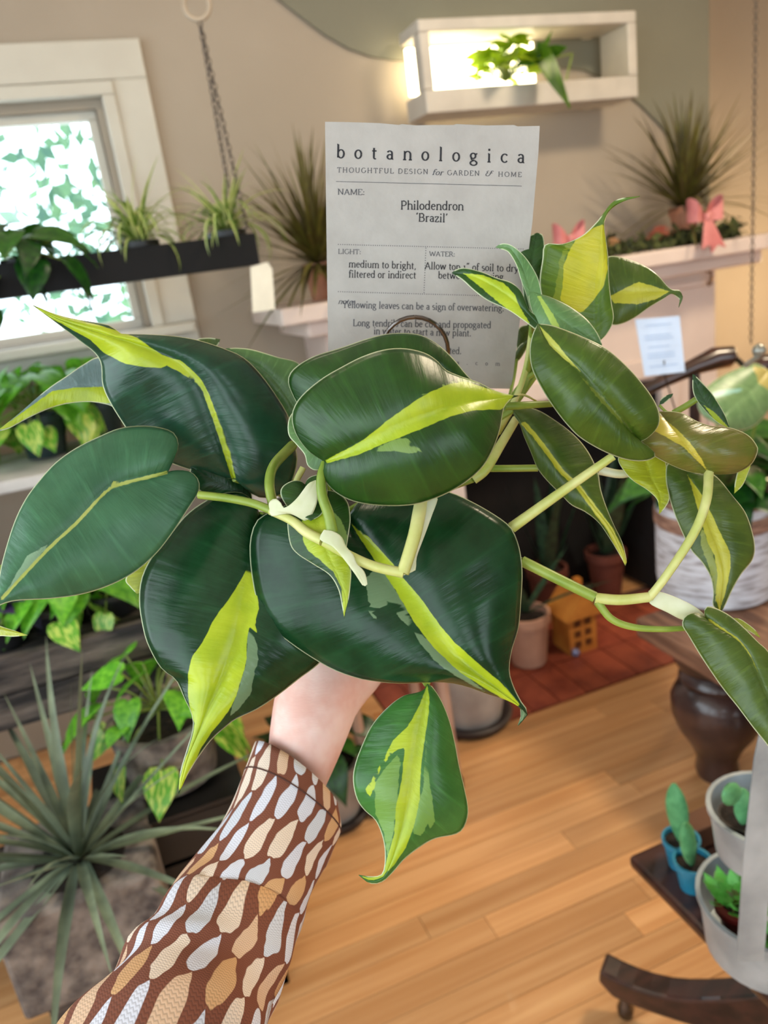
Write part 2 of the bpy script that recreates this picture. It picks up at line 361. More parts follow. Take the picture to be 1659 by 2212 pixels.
DB = [blade_mesh('olive_blade_shape', M_drac, a, .048, fold=.1) for a in (.05, .3, .6)]
KB = [blade_mesh('grey_blade_shape', M_spike, a, .05, fold=.3) for a in (.05, .3, .7)]
SN = [blade_mesh('snake_blade_shape', M_snake, a, .14, fold=.15) for a in (.05, .2)]

def leafy(name, label, cat, base, n, size, spread, height, shapes, pot=None, group=None, up=.35, trail=0, fwd=None, part='leaf'):
    """bushy plant: pot (builder) plus leaves standing round the base"""
    t = thing(name, base, label, cat, group); base = np.array(base, float)
    if pot: pot(t, base)
    st = MB()
    for i in range(n):
        a = 2*math.pi*(i*.618 + .1*random.random()); rr = spread*math.sqrt((i+.5)/n)
        z = height*(1-.7*(rr/spread)**2)*random.uniform(.7, 1.1)
        if trail and i % 3 == 0: z = -trail*random.random(); rr = spread*random.uniform(.8, 1.05)
        c = base + [rr*math.cos(a), rr*math.sin(a), z]
        if fwd is not None: c = c + np.array(fwd)*random.random()
        pitch = random.uniform(.1, .9) if z > 0 else random.uniform(.9, 1.4)
        s = size*random.uniform(.7, 1.2)
        inst(part, shapes[i % len(shapes)], t, c, (random.uniform(-.5, .5), pitch - up, a + random.uniform(-.7, .7)), s)
        st.tube([base + [0, 0, height*.1], base*.5 + c*.5 + [0, 0, .15*height], c], size*.025, 4, cap=False)
    st.build('stems', M_stem, t)
    return t
def bladed(name, label, cat, base, n, length, shapes, pot=None, group=None, tilt=(0, 1.2), part='leaf', base_r=.02, ymax=9):
    t = thing(name, base, label, cat, group); base = np.array(base, float)
    if pot: pot(t, base)
    for i in range(n):
        a = 2*math.pi*(i*.618034); k = (i+.5)/n; ti = tilt[0] + (tilt[1]-tilt[0])*k
        if base[1] + length*1.1*math.sin(min(ti+.15, 1.57))*math.sin(a) > ymax: continue
        inst(part, shapes[i % len(shapes)], t, base + [base_r*math.cos(a)*k, base_r*math.sin(a)*k, 0], (0, ti + random.uniform(-.1, .1), a + random.uniform(-.2, .2)), length*random.uniform(.75, 1.1))
    return t
def round_pot(r0, r1, h, m, rim=.006, soil=True, dz=0):
    def f(t, b):
        c = np.array(b) - [0, 0, h-dz]
        po = MB().lathe(c, [(r0*.9, 0), (r0, .002), (r1*.97, h*.82), (r1+rim, h*.83), (r1+rim, h), (r1-.004, h), (r1-.006, h*.86)], 20, cap=False).lathe(c, [(0.001, .003), (r0*.9, .003)], 20, cap=False).build('pot', m, t)
        if soil: MB().lathe(c, [(.001, h*.88), (r1-.005, h*.86)], 16, cap=False).build('soil', M_soil, po)
    return f

# ------------------------------------------------------------------ hanging shelf with its chain
M_shelf = mat('black_trough', srgb(11, 10, 11), .6, srgb(7, 7, 7), 10, spec=.25)
SY = 1.95
pR = Py(562, 570, SY); pL = Py(-60, 660, SY)
zs = pR[2]; xr = pR[0]; xl = -.75
HS = thing('hanging_shelf', ((xl+xr)/2, SY+.05, zs), 'long black trough shelf hanging on chains in front of the window', 'shelf')
hsh = .072
MB().box((xl, SY, zs), (xr, SY+.15, zs+.006)).build('base', M_shelf, HS, smooth=False)
MB().box((xl, SY, zs+.006), (xr, SY+.006, zs+hsh)).build('front_rail', M_shelf, HS, smooth=False)
MB().box((xl, SY+.144, zs+.006), (xr, SY+.15, zs+hsh)).build('back_rail', M_shelf, HS, smooth=False)
MB().box((xr-.006, SY+.006, zs+.006), (xr, SY+.144, zs+hsh)).build('end_rail', M_shelf, HS, smooth=False)
MB().box((xl, SY+.006, zs+.006), (xl+.006, SY+.144, zs+hsh)).build('end_rail', M_shelf, HS, smooth=False)
ringc = Py(425, 12, SY+.075)
def torus_mesh(name, R, r, m, n=14, k=6, sx=1):
    mb = MB(); vs = []; fs = []
    for i in range(n):
        for j in range(k):
            a = 2*math.pi*i/n; b = 2*math.pi*j/k
            vs.append(((R+r*math.cos(b))*math.cos(a)*sx, r*math.sin(b), (R+r*math.cos(b))*math.sin(a)))
    for i in range(n):
        for j in range(k): fs.append((i*k+j, ((i+1) % n)*k+j, ((i+1) % n)*k+(j+1) % k, i*k+(j+1) % k))
    me = bpy.data.meshes.new(name); me.from_pydata(vs, [], fs); me.materials.append(m); me.polygons.foreach_set('use_smooth', [True]*len(fs)); me.update(); return me
inst('ring', torus_mesh('ring_shape', .029, .0055, mat('pale_hoop', srgb(168, 152, 132), .5), 24, 8), HS, ringc, (0, 0, -.3))
link_me = torus_mesh('chain_link_shape', .0085, .0019, M_chain, 10, 5, .62)
def chain(parent, a, b, step=.0135, nm='chain_link'):
    a = np.array(a); b = np.array(b); d = b-a; n = int(np.linalg.norm(d)/step); q = Vector(d).to_track_quat('Z', 'Y')
    for i in range(n):
        o = inst(nm, link_me, parent, a + d*(i+.5)/n); o.rotation_euler = (q @ Euler((0, 0, (math.pi/2)*(i % 2) + .6)).to_quaternion()).to_euler()
chain(HS, ringc - [0, 0, .03], (xr-.015, SY+.003, zs+hsh))
chain(HS, ringc - [0, 0, .03], (xr-.015, SY+.147, zs+hsh))
chain(HS, (xl+.015, SY+.075, zs+.6), (xl+.015, SY+.075, zs+hsh), .03)
tip = Py(567, 572, SY-.004)
tg = MB(); a = [Py(x, y, SY-.006) for x, y in ((541, 577), (577, 566), (588, 580), (594, 668), (546, 675))]
tg.prism(a, (0, .0012, 0)); tag(tg.build('price_tag', mat('tag_ivory', srgb(236, 232, 214), .7), None, smooth=False, loc=a[0]), 'blank ivory paper tag hanging from the end of the black shelf', 'tag')
blackpot = mat('black_plastic', srgb(24, 24, 26), .4)
for (x, y), lab in (((300, 524), 'spider plant in black pot on the shelf, nearer the window'), ((490, 497), 'spider plant in black pot on the shelf, beside the chain')):
    b = Py(x, y, SY+.075); b[2] = zs+.088
    bladed('spider_plant', lab, 'plant', b, 64, .19, SB, round_pot(.032, .042, .08, blackpot), 'spider plants on the hanging shelf', (0, 1.3))
b = Py(55, 560, SY+.075); b[2] = zs+.082
leafy('heartleaf_vine', 'dark green heart leaved vine trailing over the shelf by the window', 'plant', b, 22, .10, .10, .08, HD, round_pot(.04, .05, .074, blackpot), trail=.06, fwd=(0, -.06, 0))
b = Py(-60, 585, SY+.075); b[2] = zs+.082
leafy('heartleaf_vine', 'dark green vine at the cut off end of the black shelf', 'plant', b, 14, .105, .12, .09, HD, round_pot(.04, .05, .074, blackpot), trail=.1)

# ------------------------------------------------------------------ plants in the light box
b = np.array([1.40, YW-.165, bz0+.065])
leafy('lime_foliage_plant', 'glowing lime green plant inside the light box', 'plant', b, 60, .065, .085, .13, HY, None, up=.6)
b = np.array([1.66, YW-.15, bz0+.15])
V = thing('broad_leaf_cutting', b, 'dark leaved cutting reaching out of the light box', 'plant')
Mdk = mat('backlit_leaf', srgb(86, 128, 28), .4, srgb(40, 88, 20), 6, trans=.3); HB = heart_mesh('cutting_leaf_shape', [Mdk], droop=.15, W=.55)
for (x0, y0, x1, y1, d0, d1) in ((1172, 130, 1185, 66, 2.35, 2.34), (1180, 118, 1228, 98, 2.34, 2.30), (1165, 130, 1252, 222, 2.35, 2.24), (1168, 122, 1110, 138, 2.36, 2.36)):
    a = P(x0, y0, d0); c = P(x1, y1, d1); dv = Vector(c-a); qn = dv.to_track_quat('X', 'Z')
    o = inst('leaf', HB, V, a, (0, 0, 0), dv.length); o.rotation_euler = (qn @ Euler((-1.1, 0, 0)).to_quaternion()).to_euler()
MB().tube([b-[.03, 0, .08], b, P(1172, 130, 2.35)], .003, 5).build('stem', M_stem, V)

# ------------------------------------------------------------------ mantel top
b = Py(655, 575, 2.33); mt = 1.31
def small_terra(t, bb):
    MB().lathe((bb[0], bb[1], mt), [(.032, 0), (.042, .085), (.048, .086), (.048, .108), (.042, .108), (.04, .09)], 20, cap=False).build('pot', M_terra, t)
    MB().lathe((bb[0], bb[1], mt), [(.001, .1), (.041, .098)], 12, cap=False).build('soil', M_soil, t)
bb = np.array([b[0]+.045, 2.33, mt+.11])
bladed('spiky_olive_plant', 'olive spiky plant in terracotta pot behind the care card', 'plant', bb, 190, .36, DB, small_terra, 'spiky plants on the mantel', (0, 2.1), ymax=2.53)
c2 = Py(1478, 432, 2.36); c2 = np.array([c2[0], 2.36, mt+.13])
def small_terra2(t, bb):
    MB().lathe((bb[0], bb[1], mt), [(.036, 0), (.048, .10), (.054, .101), (.054, .128), (.048, .128), (.046, .11)], 20, cap=False).build('pot', M_terra, t)
bladed('spiky_olive_plant', 'olive spiky plant at the right end of the mantel behind a pink bow', 'plant', c2, 190, .36, DB, small_terra2, 'spiky plants on the mantel', (0, 1.75), ymax=2.53)
# moss garland, dried flowers, bows
g0 = Py(1180, 540, 2.24)[0]; g1 = Py(1600, 470, 2.24)[0]
GA = thing('moss_garland', ((g0+g1)/2, 2.26, mt), 'dark green mossy garland lying along the mantel', 'garland')
M_moss = mat('moss_green', srgb(88, 94, 44), .9, srgb(30, 36, 20), 40)
mb = MB()
for i in range(900):
    t = random.random(); c = np.array([g0+(g1-g0)*t, 2.255+random.gauss(0, .028), mt+.005+abs(random.gauss(0, .024))]); a = RNG.normal(size=3)*.012; b2 = RNG.normal(size=3)*.007
    c[2] = max(c[2], mt+.012); mb.add([c-a, c+b2, c+a, c-b2], [(0, 1, 2, 3)])
tag(mb.build('moss', M_moss, GA, smooth=False), kind='stuff')
MB().tube([(g0, 2.255, mt+.016), (g1, 2.255, mt+.016)], .014, 6).build('core', M_moss, GA)
M_dry = mat('dried_orange_flower', srgb(196, 112, 84), .8, srgb(150, 76, 60), 30)
for (x, y), lab in (((1424, 440), 'rusty orange dried flower head on the garland beside the spiky plant'), ((1322, 478), 'small tan dried flower tuft on the garland')):
    c = Py(x, y, 2.25); T = thing('dried_flower', (c[0], c[1], mt+.03), lab, 'dried flower', 'dried flowers on the garland')
    mb = MB(); R = .045 if x > 1400 else .028
    for i in range(90):
        a = random.uniform(0, math.pi); e = random.uniform(.2, 1); v = np.array([math.cos(a)*e, random.uniform(-.4, .4), math.sin(a)])*R
        cc = np.array([c[0], c[1], mt+.03]); mb.tube([cc, cc+v*.6, cc+v], [.0012, .0016, .003], 4)
    tag(mb.build('bristles', M_dry if x > 1400 else mat('dried_tan', srgb(200, 150, 104), .8), T), kind='stuff')
    MB().tube([(c[0], c[1], mt+.012), (c[0], c[1], mt+.034)], .004, 5).build('stalk', M_stem, T)
def bow(c, s, lab):
    T = thing('ribbon_bow', c, lab, 'bow', 'pink bows on the mantel'); c = np.array(c)
    def patch(name, pts, th=.004):
        mb = MB(); n = len(pts); vs = []
        for (u, d, v) in pts: vs.append(c + s*np.array([u, d, v]))
        mb.add(vs + [v+np.array([0, th, 0]) for v in vs], [tuple(range(n))[::-1], tuple(range(n, 2*n))] + [(i, (i+1) % n, n+(i+1) % n, n+i) for i in range(n)])
        mb.build(name, M_pink, T, smooth=False)
    def loop(sg):
        mb = MB(); k = 10
        pts = [(sg*(.05+.55*math.sin(math.pi*i/k)), -.25*math.sin(2*math.pi*i/k), .28*math.sin(math.pi*i/k)*sg*.0 + .42*(.5-.5*math.cos(2*math.pi*i/k))) for i in range(k+1)]
        vs = []; fs = []
        for i, (u, d, v) in enumerate(pts):
            wd = .10 + .24*math.sin(math.pi*i/k)
            vs += [c+s*np.array([u, d, v*.6-wd]), c+s*np.array([u, d, v*.6+wd])]
        for i in range(k): fs.append((2*i, 2*i+2, 2*i+3, 2*i+1))
        mb.add(vs, fs); mb.build('loop', M_pink, T)
    loop(-1); loop(1)
    patch('tail', [(-.12, -.1, 0), (.12, -.1, 0), (.55, -.3, -1.0), (.25, -.3, -.88), (-.02, -.32, -1.1)]); patch('tail', [(-.1, -.12, 0), (.1, -.12, 0), (.0, -.38, -.95), (-.2, -.36, -.85), (-.42, -.36, -.95)])
    MB().lathe(c+s*np.array([0, -.1, -.14]), [(.02*s, 0), (.12*s, .03*s), (.15*s, .14*s), (.12*s, .25*s), (.02*s, .28*s)], 10).build('knot', M_pink, T)
c = Py(1525, 465, 2.12); bow((c[0], 2.125, mt+.085), .105, 'pink ribbon bow hanging over the mantel edge under the spiky plant')
c = Py(1235, 505, 2.2); bow((c[0], 2.215, mt+.075), .09, 'pink ribbon bow on the mantel next to the care card')

# chain hanging at the right
RC = thing('hanging_chain', Py(1637, 290, 1.9), 'thin rusty chain hanging in front of the alcove', 'chain')
a = Py(1634, -40, 1.9); b = Py(1640, 300, 1.9); chain(RC, (a[0], 1.9, a[2]+.1), (a[0], 1.9, 1.0), .0135)

# ------------------------------------------------------------------ hearth objects
def hz(x, y, z=.006): return Pz(x, y, z)
# cottage lantern
M_amber = mat('amber_wood', srgb(206, 138, 62), .45, srgb(170, 100, 40), 12)
M_amberd = mat('lantern_window_dark', srgb(92, 48, 20), .5)
lc = hz(1262, 1408); LN = thing('cottage_lantern', lc, 'small amber wooden cottage shaped lantern on the brick hearth', 'lantern')
x0, y0 = lc[0]-.055, lc[1]-.0; s = .11; hh = .15
MB().box((x0, y0, .006), (x0+s, y0+s, hh)).build('body', M_amber, LN, smooth=False)
lbody = [c_ for c_ in LN.children if c_.name.startswith('body')][0]
MB().prism([(x0-.018, y0-.015, hh-.005), (x0+s+.018, y0-.015, hh-.005), (x0+s/2, y0-.015, hh+.085)], (0, s+.03, 0)).build('roof', M_amber, LN, smooth=False)
lroof = [c_ for c_ in LN.children if c_.name.startswith('roof')][0]
MB().box((x0+.07, y0+.05, hh+.02), (x0+.095, y0+.075, hh+.11)).build('chimney', M_amber, lroof, smooth=False)
for i in range(2):
    for j in range(3):
        MB().box((x0+.02+i*.042, y0-.002, .03+j*.04), (x0+.046+i*.042, y0+.001, .055+j*.04)).build('window', M_amberd, lbody, smooth=False)
# snake plants in the firebox
for i, (x, d, lab) in enumerate(((1180, 2.42, 'snake plant in the firebox behind the cottage lantern'), (1300, 2.44, 'snake plant in the firebox under the hanging leaves'))):
    p0 = Py(x, 1300, d); b = np.array([min(max(p0[0], 1.2), 1.76), 2.40, .20])
    bladed('snake_plant', lab, 'plant', b, 9, .45, SN, round_pot(.055, .075, .19, mat('dark_terracotta', srgb(104, 52, 38), .8)), 'snake plants in the firebox', (.05, .45), base_r=.04, ymax=2.52)
dp = np.array([1.165, 2.12, .2])
bladed('aloe_plant', 'dark arching leaf plant in pale terracotta pot on the hearth', 'plant', dp, 5, .34, SN, round_pot(.06, .078, .19, mat('pale_terracotta', srgb(196, 150, 126), .85)), None, (.5, 1.2))
gl = hz(1244, 1418); tag(MB().lathe(gl, [(.004, 0), (.013, .006), (.016, .016), (.012, .026), (.002, .03)], 12).build('glass_bauble', mat('silver_blue_glass', srgb(150, 160, 200), .15, metal=.5), None, loc=gl), 'tiny silvery bauble lying by the cottage lantern', 'ornament')
# crocks
M_crock = mat('grey_stoneware', srgb(178, 168, 158), .5, srgb(150, 140, 132), 10)
M_saucer = mat('dark_saucer', srgb(44, 34, 34), .5)
def crock(c, r, h, lab, m=M_crock):
    T = thing('stoneware_crock', c, lab, 'pot', 'stoneware pots on the floor')
    MB().lathe(c, [(r*.5, 0), (r*1.1, 0), (r*1.18, .02), (r*1.1, .025), (r*.9, .012)], 24).build('saucer', M_saucer, T)
    MB().lathe(c, [(r*.86, .013), (r*.97, h*.3), (r, h*.8), (r*1.06, h*.83), (r*1.06, h), (r*.94, h), (r*.93, h*.85)], 28, cap=False).build('body', m, T)
    MB().lathe(c, [(.002, h*.9), (r*.93, h*.88)], 20, cap=False).build('soil', M_soil, T)
    return T
c = hz(1068, 1585, 0); crock((c[0]-.02, c[1]+.11, .006), .11, .24, 'grey stoneware crock on dark saucer at the hearth corner')
c = hz(760, 1780, 0); crock((c[0]-.03, c[1]+.07, 0), .09, .17, 'pale grey planter behind the sleeve cuff on the wood floor')
b = np.array([c[0]-.03, c[1]+.07, .16]); leafy('dark_foliage_plant', 'dark green leafy plant in the grey planter behind the wrist', 'plant', b, 26, .10, .12, .2, HD)
# pale pink leg with caster (a slim plant stand)
PS = thing('plant_stand', hz(990, 1705, 0), 'slim pale pink wooden plant stand with dark casters', 'plant stand'); o3 = hz(990, 1705, 0)
M_pkw = mat('pale_pink_wood', srgb(196, 160, 140), .5, srgb(170, 132, 112), 8)
for dx, dy in ((0, 0), (-.24, .02), (-.24, .24), (0, .24)):
    q = o3 + [dx, dy, 0]
    lg = MB().tube([q+[0, 0, .06], q+[-.01, .01, .5]], [.014, .018], 8).build('leg', M_pkw, PS)
    MB().lathe(q, [(.006, 0), (.016, .006), (.018, .03), (.01, .055), (.008, .065)], 10).build('caster', M_black, lg)
MB().box((o3[0]-.29, o3[1]-.03, .5), (o3[0]+.02, o3[1]+.31, .53)).build('top', M_pkw, PS, smooth=False, bevel=.004)

# ------------------------------------------------------------------ right: low table with birch planter
TZ = .45
TB = thing('low_wood_table', (1.5, 1.2, 0), 'low worn brown wooden table with fat turned legs', 'table')
tx0, ty1 = 1.13, 1.485
MB().box((tx0, .75, TZ-.055), (2.1, ty1, TZ)).build('tabletop', M_oldwood, TB, smooth=False, bevel=.008)
leg = [(.05, 0), (.055, .02), (.05, .055), (.068, .10), (.098, .15), (.113, .195), (.114, .235), (.1, .268), (.086, .28), (.09, .287), (.094, .30), (.088, .312), (.082, .318), (.098, .332), (.108, .352), (.106, .38), (.09, .395)]
M_turn = mat('dark_turned_wood', srgb(84, 60, 54), .3, srgb(46, 32, 32), 8, coat=.3)
for lx, ly in ((1.275, 1.355), (1.97, 1.355), (1.97, .88), (1.36, .88)):
    MB().lathe((lx, ly, 0), leg, 24).build('leg', M_turn, TB)
c = Pz(1590, 1322, TZ); pc = np.array([c[0]+.055, c[1]+.13, TZ])
BP = thing('birch_planter', pc, 'round white birch bark planter standing on the low table', 'planter')
M_birch = mat('white_birch_bark', srgb(218, 218, 224), .8, srgb(140, 128, 128), 16, stretch=(1, 1, 7), bump=.3, bscale=30, contrast=(.3, .55))
M_bark = mat('brown_bark_band', srgb(178, 138, 116), .85, srgb(120, 84, 70), 20, stretch=(1, 1, 6))
MB().lathe(pc, [(.125, 0), (.142, .008), (.148, .05), (.148, .27)], 36, cap=False).lathe(pc, [(.001, .002), (.125, .002)], 36, cap=False).build('bark_wall', M_birch, BP)
MB().lathe(pc, [(.149, .20), (.152, .205), (.152, .235), (.149, .24)], 36, cap=False).build('bark_band', M_bark, BP)
MB().lathe(pc, [(.149, .262), (.152, .265), (.152, .282), (.14, .284), (.138, .22)], 36, cap=False).build('rim_band', M_bark, BP)
MB().lathe(pc, [(.002, .25), (.14, .246)], 24, cap=False).build('soil', M_soil, BP)
BG = leafy('begonia_plant', 'dark leafy plant with one big silvery leaf in the birch planter', 'plant', pc+[0, 0, .25], 30, .13, .15, .20, HD, None)
# dark wooden plant rack behind the table
CH = thing('wooden_rack', (1.5, 1.8, 0), 'dark mahogany rack with knobbed top rail behind the silvery leaf', 'rack')
rp = [P(1318, 880, 2.02), P(1395, 842, 2.02), P(1440, 820, 2.02), P(1500, 792, 2.02), P(1545, 774, 2.02), P(1580, 770, 2.02), P(1592, 776, 2.02)]
MB().tube(rp, [.014, .016, .018, .022, .03, .028, .008], 10).build('top_rail', M_darkwood, CH)
rq = [P(1618, 800, 2.02), P(1640, 790, 2.02), P(1760, 780, 2.02)]
MB().tube(rq, [.01, .03, .026], 10).build('top_rail', M_darkwood, CH)
MB().tube([rp[6], rq[0]], .008, 6).build('pin', M_chrome, CH)
for q in (rp[3], rq[2]): MB().tube([q, (q[0], q[1], 0)], [.014, .016], 8).build('post', M_darkwood, CH)
q0, q1 = rp[3], rq[2]
MB().tube([(q0[0], q0[1], .25), (q1[0], q1[1], .25)], .012, 8).build('lower_rail', M_darkwood, CH)
# blue lit plant tag
def plane_card(name, px, d, lab, m, th=.0012, cat='tag'):
    a = [P(x, y, dd) for (x, y), dd in zip(px, d)]; n = np.cross(a[1]-a[0], a[3]-a[0]); n /= np.linalg.norm(n); n = n if np.dot(n, FW) > 0 else -n
    T = thing(name, a[3], lab, cat); MB().prism(a, n*th).build('card', m, T, smooth=False); return T, a, n
M_bluec = mat('pale_blue_card', srgb(206, 224, 250), .6)
T, a, n = plane_card('plant_tag', [(1372, 690), (1468, 682), (1480, 803), (1393, 813)], [1.64, 1.64, 1.66, 1.66], 'pale blue white care card of a plant behind the vine cluster', M_bluec)
MB().tube([a[2]*.5+a[3]*.5 + n*.004 + [0, 0, .03], a[2]*.5+a[3]*.5 + n*.004, pc + [-.07, -.05, .24]], .0018, 5).build('stake', M_chrome, T)
M_ink2 = mat('faint_blue_print', srgb(150, 176, 214), .8)
for k, (t0, t1, v) in enumerate(((.2, .8, .12), (.15, .75, .3), (.15, .8, .36), (.2, .7, .5), (.15, .8, .62), (.15, .8, .68), (.15, .85, .84))):
    L = a[0]*(1-v)+a[3]*v; R = a[1]*(1-v)+a[2]*v; p0 = L*(1-t0)+R*t0 - n*.0004; p1 = L*(1-t1)+R*t1 - n*.0004; dn = (a[3]-a[0])*.012
    MB().add([p0, p1, p1+dn, p0+dn], [(0, 1, 2, 3)]) if False else None
    m_ = MB(); m_.prism([p0, p1, p1+dn, p0+dn], -n*.0002); m_.build('printed_line', M_ink2, T, smooth=False)
gb = P(1640, 757, 1.3); tag(MB().lathe(gb-[0, 0, .012], [(.002, 0), (.009, .004), (.012, .012), (.009, .02), (.002, .024)], 12).tube([gb-[0, 0, .01], gb-[.03, 0, .02]], .005, 8).build('glass_finial', mat('clear_glass_knob', srgb(150, 150, 140), .1, metal=.5), None, loc=gb), 'small clear glass knob on a stake by the dark rail', 'ornament')

# ------------------------------------------------------------------ right front: pedestal table, tin stand, cacti
SZ = .45; sx0, sy1 = .607, .836
ST = thing('pedestal_table', (.90, .58, 0), 'dark mahogany side table on curved legs with casters', 'table')
MB().box((sx0, .32, SZ-.022), (1.25, sy1, SZ)).build('tabletop', M_darkwood, ST, smooth=False, bevel=.007)
MB().lathe((.90, .58, 0), [(.02, .12), (.05, .14), (.055, .2), (.03, .26), (.035, .36), (.06, .428)], 16).build('column', M_darkwood, ST)
fx = Pz(1352, 2195, 0)
for k, ft in enumerate((np.array([fx[0], fx[1], 0]), np.array([1.2, .85, 0]), np.array([1.15, .3, 0]), np.array([.62, .28, 0]))):
    dirv = ft - np.array([.90, .58, 0]); o0 = np.array([.90, .58, 0]); sd = np.array([-dirv[1], dirv[0], 0]); sd = sd/np.linalg.norm(sd)*.024
    topc = smooth_curve([(1.09, .118), (.96, .108), (.8, .115), (.62, .15), (.42, .20), (.25, .225), (.05, .24)], 16); botc = smooth_curve([(.05, .12), (.25, .105), (.45, .085), (.65, .07), (.85, .062), (1.0, .062), (1.08, .07), (1.1, .09)], 16)
    mb = MB(); mb.prism([o0 + dirv*t + [0, 0, z] - sd for t, z in list(topc)+list(botc)], sd*2); lg = mb.build('curved_leg', M_darkwood, ST, smooth=False, bevel=.006)
    MB().lathe(ft, [(.006, 0), (.014, .006), (.016, .022), (.011, .036), (.009, .07)], 12).build('caster', M_chrome, lg)
TS = thing('tiered_tin_stand', (.90, .62, SZ), 'galvanised tin stand with two round tubs and flat upright strap', 'planter')
hr = np.array([_r0[0], _r0[1], 0])
lcn = Pz(1662, 1940, SZ+.08); lcn[2] = SZ
ucn = Pz(1658, 1748, SZ+.225); ucn[2] = SZ+.16
def tub(c, r0, r1, h, name):
    MB().lathe(c, [(.001, .002), (r0, .002), (r0+.002, 0), (r1, h-.004), (r1+.004, h-.002), (r1+.004, h+.003), (r1-.002, h+.003), (r1-.003, h-.01), (r0-.002, .012), (.001, .012)], 36, cap=False).build(name, M_steel, TS)
tub(lcn, .078, .088, .08, 'lower_tub')
tub(ucn, .060, .069, .065, 'upper_tub')
a0 = P(1620, 2075, .885); a1 = P(1636, 1850, .85); a2 = P(1660, 1640, .82)
def strap(pts, wd, th, name):
    mb = MB(); vs = []
    for p in pts:
        for sx, sy in ((-1, -1), (1, -1), (1, 1), (-1, 1)): vs.append(np.array(p) + RT*sx*wd + FW*sy*th)
    fs = [(0, 3, 2, 1), tuple(4*(len(pts)-1)+k for k in range(4))]
    for i in range(len(pts)-1):
        for k in range(4): fs.append((4*i+k, 4*i+(k+1) % 4, 4*i+4+(k+1) % 4, 4*i+4+k))
    mb.add(vs, fs); return mb.build(name, M_steel, TS, smooth=False)
strap([a0, a1, a2, P(1690, 1500, .80)], .0155, .0012, 'strap')
M_blue = mat('teal_blue_plastic', srgb(40, 132, 160), .4, srgb(30, 108, 136), 12)
M_cact = mat('cactus_green', srgb(98, 166, 110), .6, srgb(70, 136, 84), 60, bump=.2, bscale=200)
def pad(c, L, W, T, tilt, az, parent, name='pad'):
    mb = MB(); n = 10; k = 12; vs = []; fs = []
    for i in range(n+1):
        t = i/n; r = math.sin(math.pi*min(max(t, .03), .985))**.6*(.75+.45*t)
        for j in range(k):
            an = 2*math.pi*j/k; vs.append(np.array([W*.5*r*math.cos(an), T*.5*r*math.sin(an), L*t]))
    Rm = np.array((Matrix.Rotation(az, 3, 'Z') @ Matrix.Rotation(tilt, 3, 'Y'))); vs = [np.array(c)+Rm @ v for v in vs]
    for i in range(n):
        for j in range(k): fs.append((i*k+j, i*k+(j+1) % k, (i+1)*k+(j+1) % k, (i+1)*k+j))
    fs.append(tuple(range(k))[::-1]); fs.append(tuple(n*k+j for j in range(k))); mb.add(vs, fs); return mb.build(name, M_cact, parent)
M_rim = mat('dark_inner_pot', srgb(40, 34, 34), .5)
for (x, y, lab, pads) in ((1472, 1866, 'small pad cactus in teal pot at the back edge of the side table', [(.11, .034, .018, .08, 2.2)]), (1497, 1914, 'small pad cactus in teal pot against the lower tin tub', [(.105, .036, .02, -.3, .5)])):
    b = Pz(x, y, SZ); T = thing('potted_cactus', b, lab, 'cactus', 'little cacti in teal pots')
    MB().lathe(b, [(.019, 0), (.027, .042), (.029, .043), (.029, .05), (.025, .05), (.024, .04)], 18, cap=False).lathe(b, [(.001, .002), (.019, .002)], 18, cap=False).build('pot', M_blue, T)
    MB().lathe(b, [(.001, .044), (.0255, .042)], 14, cap=False).build('soil', M_soil, T)
    for (L, W, Th, ti, az) in pads: pad(b+[0, 0, .038], L, W, Th, ti, az, T)
bb = ucn + [-.026, .012, .013]; T = thing('potted_cactus', bb, 'pad cactus with two joined pads in the upper tin tub', 'cactus')
MB().lathe(bb, [(.024, 0), (.032, .045), (.029, .045)], 16).build('pot', M_rim, T)
MB().lathe(bb, [(.001, .046), (.029, .045)], 14, cap=False).build('soil', M_soil, T)
pad(bb+[-.010, -.010, .040], .06, .030, .016, -.1, .2, T); pad(bb+[-.014, -.008, .088], .048, .030, .016, -1.0, .3, T)
M_succ = mat('bright_succulent', srgb(120, 200, 92), .4, srgb(70, 160, 56), 20, trans=.2)
HSU = [heart_mesh('succulent_leaf_shape', [M_succ], W=.6, droop=-.3)]
for (pos, sz, lab, pm) in ((tuple(lcn+[-.036, .022, .066]), .026, 'bright green leafy succulent in dark red pot in the lower tin tub', mat('dark_red_pot', srgb(118, 36, 34), .5)), (tuple(lcn+[-.035, -.03, .05]), .016, 'tiny green succulent in dark pot near the strap in the lower tin tub', M_rim)):
    b = np.array(pos)
    leafy('succulent', lab, 'succulent', b, 34, sz, sz*1.0, sz*.9, HSU, round_pot(.016, .021, pos[2]-SZ-.013, pm), 'succulents in the tin tub', up=.9)
# thin dark twig in the side table group
tr = MB().box((.70, .79, SZ), (.82, .83, SZ+.04)).build('seed_tray', mat('brown_tray', srgb(96, 58, 34), .7), None, smooth=False, bevel=.003, loc=(.76, .81, SZ)); tag(tr, 'small brown box behind the teal cactus pots', 'box')

